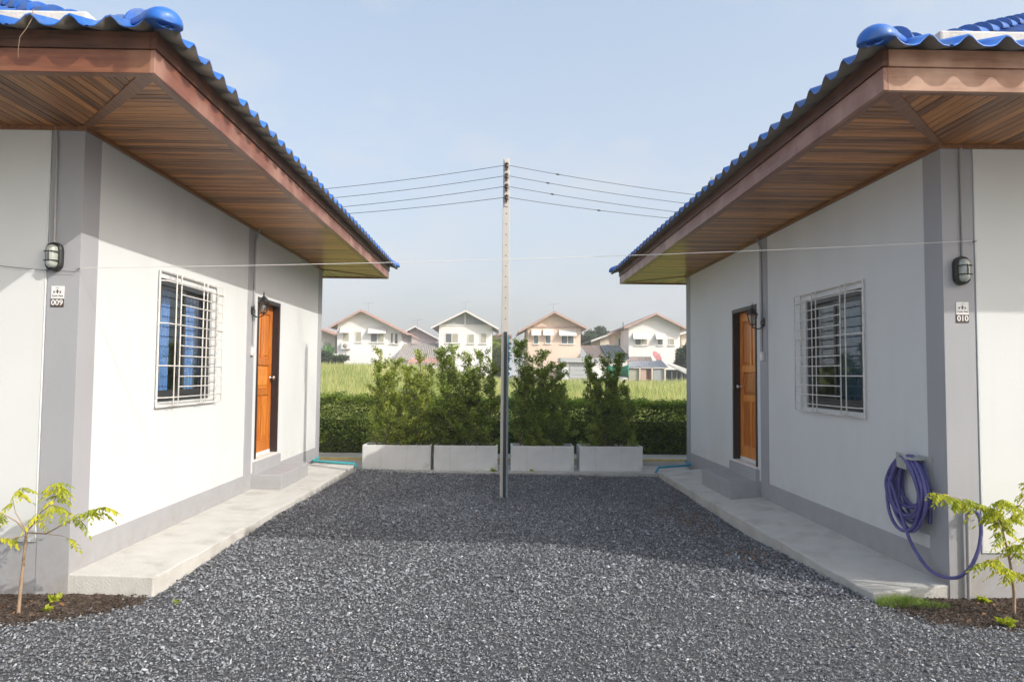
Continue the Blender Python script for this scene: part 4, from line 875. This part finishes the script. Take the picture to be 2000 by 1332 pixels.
sapling(B, [P_(35, 1206), P_(40, 1150), P_(46, 1095), P_(52, 1038)], [
  dict(p=[P_(52, 1038), P_(70, 1018, 4.95), P_(98, 995, 5.0), P_(112, 965, 5.02), P_(112, 942, 5.04)], l=[(.35, 2), (.5, 2), (.6, 2), (.7, 2), (.8, 3), (.92, 3), (1, 4)]),
  dict(p=[P_(53, 1040), P_(90, 1042, 4.85), P_(130, 1020, 4.8), P_(160, 1005, 4.78), P_(205, 990, 4.75)], l=[(.5, 1), (.6, 2), (.75, 2), (.85, 3), (.95, 3), (1, 2)]),
  dict(p=[P_(52, 1038), P_(32, 1018, 4.9), P_(5, 1003, 4.88), P_(-35, 985, 4.85)], l=[(.5, 1), (.7, 3), (.9, 3), (1, 2)]),
  dict(p=[P_(52, 1038), P_(30, 1000, 4.95), P_(24, 970, 4.98), P_(40, 952, 5.0)], r=.004, l=[(.6, 1), (.8, 2), (1, 3)]),
  dict(p=[P_(52, 1045), P_(30, 1050, 4.8), P_(5, 1052, 4.78), P_(-10, 1050, 4.76)], r=.004, l=[(.3, 1), (.7, 3), (1, 2)]),
  dict(p=[P_(60, 1030), P_(80, 1000, 4.8), P_(100, 985, 4.76), P_(125, 992, 4.74)], r=.004, l=[(.4, 1), (.7, 3), (1, 3)]),
  dict(p=[P_(95, 1043, 4.84), P_(120, 1046, 4.8), P_(138, 1052, 4.78)], r=.003, l=[(.8, 1), (1, 1)]),
], 'small sapling with open yellow leaves in the soil before number 009', 5)
sapling((3.686, 4.9, -.14), [P_(1980, 1207), P_(1981, 1160), P_(1976, 1115), P_(1968, 1075)], [
  dict(p=[P_(1968, 1075), P_(1962, 1050, 4.88), P_(1955, 1020, 4.86), P_(1925, 990, 4.84), P_(1880, 975, 4.82), P_(1825, 962, 4.8)], r=.007, l=[(.2, 3), (.32, 3), (.42, 4), (.52, 5), (.6, 4), (.68, 4), (.75, 3), (.82, 3), (.9, 3), (1, 3)]),
  dict(p=[P_(1958, 1040), P_(1978, 1005, 4.9), P_(2000, 975, 4.92), P_(2030, 940, 4.94)], l=[(.3, 2), (.5, 3), (.8, 3), (1, 3)]),
  dict(p=[P_(1962, 1050, 4.88), P_(1945, 1010, 4.8), P_(1948, 985, 4.78), P_(1960, 975, 4.76)], r=.004, l=[(.5, 3), (.8, 4), (1, 3)]),
  dict(p=[P_(1970, 1085), P_(1940, 1092, 4.82), P_(1925, 1100, 4.8)], r=.004, l=[(.4, 3), (.7, 3), (1, 3)]),
  dict(p=[P_(1972, 1095), P_(1990, 1070, 4.84), P_(2020, 1050, 4.84)], r=.004, l=[(.3, 4), (.6, 5), (1, 5)]),
  dict(p=[P_(1976, 1115), P_(1960, 1110, 4.8), P_(1995, 1120, 4.78), P_(2010, 1125, 4.76)], r=.004, l=[(.3, 4), (.6, 4), (1, 4)]),
  dict(p=[P_(1955, 1020, 4.86), P_(1985, 1010, 4.8), P_(2005, 1000, 4.78), P_(2015, 935, 4.78)], r=.004, l=[(.3, 2), (.6, 2), (1, 3)]),
], 'leafier sapling with arching yellow green branch in the soil below number 010', 11)

# ------------------------------------------------------------------ houses beyond the field
HY = 75.0
def Q(u, v, Y=HY): return at(Y, u, v)
def gable_house(name, label, Y, xw0, xw1, y_eave, ridge, e0, e1, wallm, gablem, roofm, trimm, windows, depth=9, ybase=760, belt=True, awn='htrim', extra=None, barge=.10):
    c = Q((xw0+xw1)/2, ybase, Y); root = empty(name, (c.x, Y, 0), label, 'house', 'two storey houses beyond the field')
    x0, x1 = Q(xw0, y_eave, Y).x, Q(xw1, y_eave, Y).x; ze0 = Q(e0[0], e0[1], Y).z; ze1 = Q(e1[0], e1[1], Y).z
    R = Q(*ridge, Y); E0, E1 = Q(*e0, Y), Q(*e1, Y)
    def roofz(x): return (E0.z+(R.z-E0.z)*(x-E0.x)/(R.x-E0.x)) if x < R.x else (R.z+(E1.z-R.z)*(x-R.x)/(E1.x-R.x))
    zw0, zw1 = roofz(x0)-.08, roofz(x1)-.08
    zb = min(zw0, zw1)
    mb = MB(); mb.box((x0, Y, 0), (x1, Y+depth, zb)); mb.build('wall', wallm, root)
    mb = MB(); pg = [(x0, zb), (x1, zb)]
    if zw1-zb > 1e-3: pg.append((x1, zw1))
    if x0 < R.x < x1: pg.append((R.x, R.z-.10))
    if zw0-zb > 1e-3: pg.append((x0, zw0))
    mb.prism([(p[0], Y+.04, p[1]) for p in pg], [(p[0], Y+depth-.04, p[1]) for p in pg]); mb.build('gable', gablem, root)
    ovf = .75
    for (a, b_) in ((E0, R), (R, E1)):
        mb = MB(); th = .10
        mb.prism([(a.x, Y-ovf, a.z-th), (b_.x, Y-ovf, b_.z-th), (b_.x, Y+depth+.5, b_.z-th), (a.x, Y+depth+.5, a.z-th)], [(a.x, Y-ovf, a.z), (b_.x, Y-ovf, b_.z), (b_.x, Y+depth+.5, b_.z), (a.x, Y+depth+.5, a.z)]); mb.build('roof', roofm, root)
        mb = MB(); mb.prism([(a.x, Y-ovf-.04, a.z-.24), (b_.x, Y-ovf-.04, b_.z-.24), (b_.x, Y-ovf-.005, b_.z-.24), (a.x, Y-ovf-.005, a.z-.24)], [(a.x, Y-ovf-.04, a.z-.03), (b_.x, Y-ovf-.04, b_.z-.03), (b_.x, Y-ovf-.005, b_.z-.03), (a.x, Y-ovf-.005, a.z-.03)]); mb.build('barge_board', trimm, root)
    if belt:
        mb = MB(); mb.box((x0, Y-.06, zb-.12), (x1, Y-.002, zb+.06)); mb.build('belt', trimm if wallm != 'hgrey' else 'htrim', root)
    for wdw in windows:
        (u0, v0, u1, v1) = wdw[:4]; opt = wdw[4] if len(wdw) > 4 else ''
        a, b_ = Q(u0, v0, Y), Q(u1, v1, Y); t = .07
        mb = MB(); mb.box((a.x-t, Y-.05, b_.z-t), (b_.x+t, Y-.0, b_.z)); mb.box((a.x-t, Y-.05, a.z), (b_.x+t, Y, a.z+t)); mb.box((a.x-t, Y-.05, b_.z), (a.x, Y, a.z)); mb.box((b_.x, Y-.05, b_.z), (b_.x+t, Y, a.z))
        if 'd' in opt: mb.box(((a.x+b_.x)/2-.04, Y-.045, b_.z), ((a.x+b_.x)/2+.04, Y, a.z))
        wf = mb.build('window', 'htrim', root)
        cells = [(a.x, (a.x+b_.x)/2-.04), ((a.x+b_.x)/2+.04, b_.x)] if 'd' in opt else [(a.x, b_.x)]
        for k, (p, q) in enumerate(cells):
            mb = MB(); mb.box((p, Y-.03, b_.z), (q, Y-.003, a.z)); mb.build('pane', 'hshade' if ('b' in opt and k == 1) or 'B' in opt else 'hglass', wf)
        mb = MB(); mb.box((a.x-.15, Y-.12, b_.z-t-.06), (b_.x+.15, Y-.0, b_.z-t)); mb.build('sill', 'htrim', wf)
        if 'a' in opt:
            hh = .62; oo = .55
            mb = MB(); mb.prism([(a.x-.3, Y-.005, a.z+hh), (b_.x+.3, Y-.005, a.z+hh), (b_.x+.3, Y-.005, a.z+hh+.05), (a.x-.3, Y-.005, a.z+hh+.05)], [(a.x-.3, Y-oo, a.z-.05), (b_.x+.3, Y-oo, a.z-.05), (b_.x+.3, Y-oo, a.z), (a.x-.3, Y-oo, a.z)]); mb.build('awning', awn, root)
    return root
hA = gable_house('gabled_house', 'white two storey house with red roof edges at the far left', HY, 659, 784, 640, (708, 605), (645, 639), (800, 652), 'hwhite', 'hwhite', 'rred', 'hpinktrim',
    [(670.5, 650, 681, 667, 'aB'), (695.5, 649, 705, 667.5, 'B'), (725, 651, 749, 668, 'adb'), (764, 651, 767, 670), (772, 652, 776, 671)], belt=False)
a = Q(668, 672); mb = MB(); mb.box((a.x, HY-.45, a.z-.55), (a.x+1.0, HY-.05, a.z+.15)); ac = mb.build('air_conditioner', 'htrim', hA)
mb = MB(); mb.lathe((a.x+.45, HY-.455, a.z-.2), [(.24, .0), (.24, -.02), (.05, -.03)], 14, 'y'); mb.build('fan_grille', 'rgrey', ac)
mb = MB(); p = Q(655, 688); q = Q(770, 700); mb.box((Q(650, 690).x, HY-3, 0), (Q(770, 690).x, HY-2.85, Q(650, 691, HY-3).z)); tag(mb.build('garden_wall', 'hwhite', base=(p.x, HY-3, 0)), 'low white wall in front of the far left white house', 'wall')
hB = gable_house('gabled_house', 'white and grey two storey house behind the shrub left of the pole', HY, 857.5, 961, 637, (910, 606), (843, 639), (974, 641), 'hwhite', 'hgable', 'rgrey', 'htrim',
    [(871, 652, 894, 669, 'db'), (915, 653.5, 925, 670, 'B'), (939.5, 652, 949, 670, 'B')])
c0 = Q(908.5, 608); c1 = Q(908.5, 636); mb = MB(); mb.box((c0.x-.09, HY-.03, c1.z), (c0.x+.09, HY+.03, c0.z)); mb.build('gable_post', 'htrim', hB)
hC = gable_house('gabled_house', 'peach two storey house with white awnings right of the pole', HY, 1031, 1134, 640, (1082, 608.5), (1012, 647), (1147, 641), 'hpeach', 'hpeach', 'rbrown', 'hpinktrim',
    [(1043, 655, 1051, 671, 'a'), (1066, 655, 1075, 670, 'a'), (1097, 655.5, 1120, 671, 'ad')])
hD = gable_house('gabled_house', 'white two storey house with brown roof nearest the shaded bungalow', HY, 1228, 1328, 645, (1279, 611.5), (1217, 639), (1343, 643), 'hwhite', 'hwhite', 'rbrown', 'hpinktrim',
    [(1241, 662, 1263, 673.5, 'adb'), (1285, 662.5, 1294, 673.5, 'a'), (1307, 662.5, 1316, 673.5, 'B')], belt=False)
hE = gable_house('gabled_house', 'house wing with long brown roof just left of the white house by the shaded bungalow', HY+5, 1201, 1226, 650, (1245, 632), (1184, 652.5), (1260, 640), 'hcream', 'hcream', 'rbrown', 'hpinktrim',
    [(1208, 661, 1215, 676, 'd'), (1218, 660, 1224, 677)], belt=False, depth=4)
hF = gable_house('gabled_house', 'small pale pink house glimpsed between the two white houses on the left', HY+16, 800, 861, 655, (812, 636.5), (786, 650), (860, 662), 'hpink', 'hpink', 'rgrey', 'htrim', [(785, 664, 801, 671)], belt=False)
hG = gable_house('gabled_house', 'cream house with red roof edge peeking out beside the sunlit wall', HY+6, 600, 655, 655, (626, 640), (585, 655), (663, 654), 'hcream', 'hcream', 'rred', 'hpinktrim', [(630, 668, 645, 680, 'B')], belt=False)
hH = gable_house('gabled_house', 'distant cream house low between the peach and white houses', HY+14, 1172, 1205, 660, (1204, 646), (1153, 665), (1215, 655), 'hcream', 'hcream', 'rgrey', 'htrim', [(1183, 673, 1198, 676)], belt=False)
hI = gable_house('gabled_house', 'grey roofed house edge at the far right beside the shaded wall', HY+9, 1331, 1375, 660, (1365, 640), (1322, 652), (1400, 655), 'hcream', 'hcream', 'rbrown', 'htrim', [(1335, 675, 1345, 690)], belt=False)
hJ = gable_house('gabled_house', 'red roofed house seen just left of the pole', HY+10, 960, 990, 662, (985, 648), (955, 660), (1000, 655), 'hcream', 'hcream', 'rred', 'hpinktrim', [(962, 670, 968, 676)], belt=False)
def leanto(name, label, Y, pts, m, wallm=None, ridges=10, thick=.08, dep=3.0, cat='roof'):
    """sloping roof: pts = (top left, top right, bottom right, bottom left) seen from here; the top edge stands dep further back"""
    tl, tr, br, bl = [Q(p[0], p[1], Y+(dep if i < 2 else 0)) for i, p in enumerate(pts)]
    root = empty(name, (bl.x, Y, 0), label, cat)
    mb = MB(); mb.prism([(v.x, v.y, v.z-thick) for v in (tl, tr, br, bl)], [tuple(v) for v in (tl, tr, br, bl)]); mb.build('sheet', m, root)
    mb = MB()
    for i in range(ridges+1):
        t = i/ridges; mb.tube([tl.lerp(tr, t)+Vector((0, 0, .02)), bl.lerp(br, t)+Vector((0, 0, .02))], .05, 4, sm=False)
    mb.build('tile_ribs', m, root, kind='stuff')
    if wallm:
        mb = MB(); mb.box((bl.x+.2, Y+.25, 0), (br.x-.2, Y+.35, bl.z-.1)); mb.build('wall', wallm, root)
    return root
leanto('lean_to_roof', 'dark grey lean-to roof between the two white houses on the left', HY-2, [(790, 672), (862, 670), (862, 703), (772, 703)], 'rgrey', 'hwhite', 22, dep=3)
leanto('lean_to_roof', 'low red tiled roof behind the leftmost shrub', HY-4, [(806, 699), (858, 699), (862, 707), (796, 709)], 'rred', 'hwhite', 18, dep=1.5)
leanto('lean_to_roof', 'brown ribbed roof beside the peach house', HY-2, [(1135, 675), (1178, 675), (1192, 699), (1152, 699)], 'rbrown', 'hwhite', 14, dep=3)
leanto('lean_to_roof', 'dark slate roof behind the rightmost shrub', HY-2.5, [(1172, 675), (1208, 675), (1230, 700), (1188, 700)], 'rdark', 'hwhite', 8, dep=3)
leanto('lean_to_roof', 'brown tiled roof strip under the white house on the right', HY-5, [(1232, 697), (1270, 697), (1274, 706), (1226, 706)], 'rbrown', None, 16, dep=1.5)
g = leanto('metal_shed', 'corrugated metal shed with board walls under the white house on the right', HY-10, [(1234, 706), (1292, 705), (1304, 717), (1225, 717)], 'rmetal', 'hwood', 22, dep=2.5, cat='shed')
for u in (1250, 1274, 1299):
    a = Q(u, 718, HY-10); mb = MB(); mb.box((a.x-.07, HY-10, 0), (a.x+.07, HY-9.9, a.z)); mb.build('post', 'hcream', g)
for (u0, u1, m_) in ((1228, 1248, 'hshade'), (1252, 1262, 'hpinktrim'), (1276, 1297, 'hgable')):
    a, b_ = Q(u0, 721, HY-9.8), Q(u1, 721, HY-9.8); mb = MB(); mb.box((a.x, HY-9.82, 0), (b_.x, HY-9.77, a.z)); mb.build('wall_board', m_, g)
g = leanto('lean_to_roof', 'white sheet roof sloping down beside the shaded wall', HY-9, [(1304, 711), (1310, 710), (1352, 726), (1345, 732)], 'htrim', None, 3, dep=1.0)
g = empty('dark_shed', (Q(1325, 720).x, HY-6, 0), 'dark timber shed in the shade at the far right edge of the field', 'shed')
a, b_ = Q(1302, 722, HY-7), Q(1352, 700, HY-7); mb = MB(); mb.box((a.x, HY-7, 0), (b_.x, HY-5, a.z)); mb.build('wall', 'rdark', g)
mb = MB(); c_ = Q(1342, 700, HY-7.2); mb.prism([(Q(1318, 712, HY-7).x, HY-7.3, Q(1318, 712, HY-7).z), (c_.x+1, HY-7.3, c_.z+.2), (c_.x+1, HY-5, c_.z+.2), (Q(1318, 712, HY-7).x, HY-5, Q(1318, 712, HY-7).z)], [(Q(1318, 711, HY-7).x, HY-7.3, Q(1318, 711, HY-7).z), (c_.x+1, HY-7.3, c_.z+.3), (c_.x+1, HY-5, c_.z+.3), (Q(1318, 711, HY-7).x, HY-5, Q(1318, 711, HY-7).z)]); mb.build('roof', 'hwood', g)
for u in (1312, 1322, 1332, 1341):
    a = Q(u, 726, HY-7.2); mb = MB(); mb.box((a.x-.05, HY-7.25, 0), (a.x+.05, HY-7.15, a.z)); mb.build('post', 'hgrey', g)
# garage block below the peach house
g = empty('garage', (Q(1130, 740).x, HY-4, 0), 'white garage with grey shutters below the peach house', 'garage')
a, b_ = Q(1098, 699, HY-4), Q(1166, 705, HY-4); mb = MB(); mb.box((a.x, HY-4, 0), (b_.x, HY-1, a.z-.5)); mb.build('wall', 'hwhite', g)
mb = MB(); mb.box((a.x-.2, HY-4.4, a.z-.45), (b_.x+.2, HY-1, a.z)); mb.build('roof_slab', 'hgrey', g)
a2, b2 = Q(1113, 706, HY-4.05), Q(1155, 750, HY-4.05)
for i in range(6):
    mb = MB(); zz = a2.z-.1-i*.42; mb.box((a2.x, HY-4.09, zz-.38), (b2.x, HY-4.01, zz)); mb.build('shutter_panel', 'hgrey', g)
mb = MB(); a3 = Q(1088, 712, HY-4); mb.box((a3.x, HY-4, 0), (a.x-.02, HY-3, a3.z)); mb.build('dark_opening', 'rdark', g)
# satellite dish, antennas
d = Q(1282, 697, HY-6); root = empty('satellite_dish', (d.x, HY-6, d.z-.8), 'red satellite dish on the roof below the white house on the right', 'satellite dish')
mb = MB(); vs = []; K = 16
ax = Vector((.55, -.6, .55)).normalized(); s1_ = ax.cross(Vector((0, 0, 1))).normalized(); s2_ = s1_.cross(ax); fs = []
for i, (r, h) in enumerate([(.02, 0), (.25, .02), (.45, .07), (.6, .14)]):
    for k in range(K): t = 2*PI*k/K; vs.append(Vector(d)+(s1_*math.cos(t)+s2_*math.sin(t))*r*1.0+ax*h)
fs = [(i*K+k, i*K+(k+1) % K, (i+1)*K+(k+1) % K, (i+1)*K+k) for i in range(3) for k in range(K)]; mb.add(vs, fs, True); o = mb.build('reflector', 'dish', root, fix=False)
sm_ = o.modifiers.new('thick', 'SOLIDIFY'); sm_.thickness = .03
mb = MB(); mb.tube([(d.x, d.y+.05, d.z), (d.x+.1, d.y+.15, d.z-.4), (d.x+.15, d.y+.15, d.z-1.1)], .04, 6); mb.tube([tuple(Vector(d)), tuple(Vector(d)+ax*.6)], .02, 5); mb.build('mount', 'rgrey', root)
def antenna(u, v, vb, label):
    a = Q(u, v, HY+3); b_ = Q(u, vb, HY+3); root = empty('tv_antenna', (a.x, HY+3, b_.z), label, 'antenna', 'television antennas on the far roofs')
    mb = MB(); mb.tube([(a.x, HY+3, b_.z-.3), (a.x, HY+3, a.z)], .018, 5); mb.build('mast', 'rgrey', root)
    mb = MB(); mb.tube([(a.x-.6, HY+3, a.z), (a.x+.6, HY+3, a.z+.1)], .014, 5)
    for k in range(5): mb.tube([(a.x-.5+k*.25, HY+2.7, a.z+.02*k), (a.x-.5+k*.25, HY+3.3, a.z+.02*k)], .015, 4)
    mb.build('boom', 'rgrey', root)
antenna(720, 593, 612, 'faint television antenna over the white house at the far left'); antenna(910, 591, 610, 'faint television antenna over the white and grey house')
antenna(1081, 595, 612, 'faint television antenna over the peach house'); antenna(815, 626, 642, 'small antenna over the pink house in the gap')
mb = MB(); a = Q(1217, 629, HY+2); b_ = Q(1217, 640, HY+2); mb.tube([(a.x, HY+2, b_.z-.4), (a.x, HY+2, a.z)], .05, 6); tag(mb.build('vent_pipe', 'netg', base=(a.x, HY+2, b_.z)), 'thin green vent pipe on the roof left of the white house by the shade', 'pipe')
# green shade net glimpsed through the rightmost shrub
a, b_ = Q(1185, 712, HY-12), Q(1228, 738, HY-12); n = 16; vs = []
for i in range(n+1):
    t = i/n; sag = .35*math.sin(PI*t); vs += [(a.x+(b_.x-a.x)*t, HY-12-.2*math.sin(t*9), a.z-sag*.6), (a.x+(b_.x-a.x)*t, HY-11.8-.3*math.sin(t*7), b_.z+sag*.4)]
mb = MB(); mb.add(vs, [(2*i, 2*i+2, 2*i+3, 2*i+1) for i in range(n)], True); o = mb.build('shade_net', 'netg', base=(a.x, HY-12, b_.z), fix=False); tag(o, 'green shade netting strung before the sheds behind the rightmost shrub', 'netting')
o.modifiers.new('thick', 'SOLIDIFY').thickness = .02
# trees and plants beyond
def tree(name, label, c, r, n, size, m='treeleaf', trunk=True, group=None, cat='tree'):
    root = empty(name, (c[0], c[1], 0), label, cat, group)
    lobes = [np.array([c[0]+random.gauss(0, r[0]*.42), c[1]+random.gauss(0, r[1]*.4), c[2]+random.gauss(0, r[2]*.36)]) for _ in range(14)]
    P = []; Tn = []
    for lb in lobes:
        k = n//14; v = rng.normal(size=(k, 3)); v /= np.linalg.norm(v, axis=1)[:, None]; v *= (rng.random(k)**.35)[:, None]*np.array(r)*.42
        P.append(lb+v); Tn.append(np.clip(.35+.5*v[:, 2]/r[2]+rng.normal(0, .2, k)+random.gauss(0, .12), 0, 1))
    P = np.concatenate(P); V, Fc, tn = leaves(P, size*rng.uniform(.7, 1.3, len(P)), .4, .6, np.concatenate(Tn))
    npmesh('crown', V, Fc, m, root, tn, base=root.location, kind='stuff')
    mb = MB(); mb.tube([(c[0], c[1], 0), (c[0]+.1, c[1], c[2]*.5), (c[0], c[1], c[2])], [.22, .16, .08], 7)
    for k in range(4): lb = lobes[k]; mb.tube([(c[0]+.1, c[1], c[2]*.55), tuple(lb)], [.09, .03], 5)
    mb.build('trunk', 'barkd', root)
for i, (u, v, Y, r, lab) in enumerate([(1150, 662, 105, (2.6, 2, 1.3), 'dark green tree crown just right of the peach house'), (1172, 660, 112, (2.4, 2, 1.5), 'distant tree crown left of the low cream house'),
      (975, 690, 80, (1.8, 1.5, 2.6), 'bright green tree in the gap just left of the pole'), (1340, 692, 67.2, (1.1, 1, 1.5), 'dark bush beside the dark shed at the far right'), (640, 706, 68.5, (1.6, 1, .8), 'low bush beneath the banana plant at the far left')]):
    c = Q(u, v, Y); tree('tree' if i < 3 else 'bush', lab, (c.x, c.y, c.z), r, 5200, .34 if i < 3 else .22, 'leafs' if i == 2 else 'treeleaf', group='trees and bushes among the far houses', cat='tree' if i < 3 else 'bush')
c = Q(638, 712, 70); root = empty('banana_plant', (c.x, 70, 0), 'banana plant with broad leaves beside the far left white house', 'banana plant')
mb = MB(); mb.tube([(c.x, 70, 0), (c.x, 70, c.z+.2)], [.18, .12], 8); mb.build('trunk', 'bark', root)
for k, (du, dv) in enumerate([(-14, -22), (-4, -38), (8, -42), (16, -34), (18, -18), (-10, -8), (10, -8), (-18, -34)]):
    tip = Q(638+du, 712+dv, 70+random.uniform(-.6, .6)); s_ = Vector((c.x, 70, c.z)); n = 7; vs = []; fs = []
    for i in range(n+1):
        t = i/n; p = s_.lerp(tip, t)+Vector((0, 0, .6*math.sin(PI*t)*.6)); wd = .26*math.sin(PI*min(1, t*.92+.06)); dd = (tip-s_).normalized(); sd = dd.cross(Vector((0, 1, .2))).normalized()
        vs += [tuple(p+sd*wd+Vector((0, .05, 0))), tuple(p), tuple(p-sd*wd+Vector((0, .05, 0)))]
    fs = []
    for i in range(n): fs += [(3*i, 3*i+1, 3*i+4, 3*i+3), (3*i+1, 3*i+2, 3*i+5, 3*i+4)]
    V = np.array(vs)-np.array((c.x, 70, 0)); o = npmesh('leaf', V, np.array(fs), 'banana', root, np.full(len(V), random.random()))

# ------------------------------------------------------------------ thin morning haze over the whole place
mb = MB(); mb.box((-1700, -1400, -1.6), (1700, 2200, 14.0)); hz = mb.build('haze', 'wall'); hz.data.materials.clear()
hmt = bpy.data.materials.new('haze_air'); hmt.use_nodes = True; ht = hmt.node_tree; ht.nodes.clear()
ho = ht.nodes.new('ShaderNodeOutputMaterial'); hv = ht.nodes.new('ShaderNodeVolumePrincipled'); hv.inputs['Color'].default_value = (.93, .95, .98, 1); hv.inputs['Density'].default_value = .0015
ht.links.new(hv.outputs[0], ho.inputs['Volume']); hz.data.materials.append(hmt); tag(hz, 'thin pale haze lying over the field and the far houses', kind='stuff')
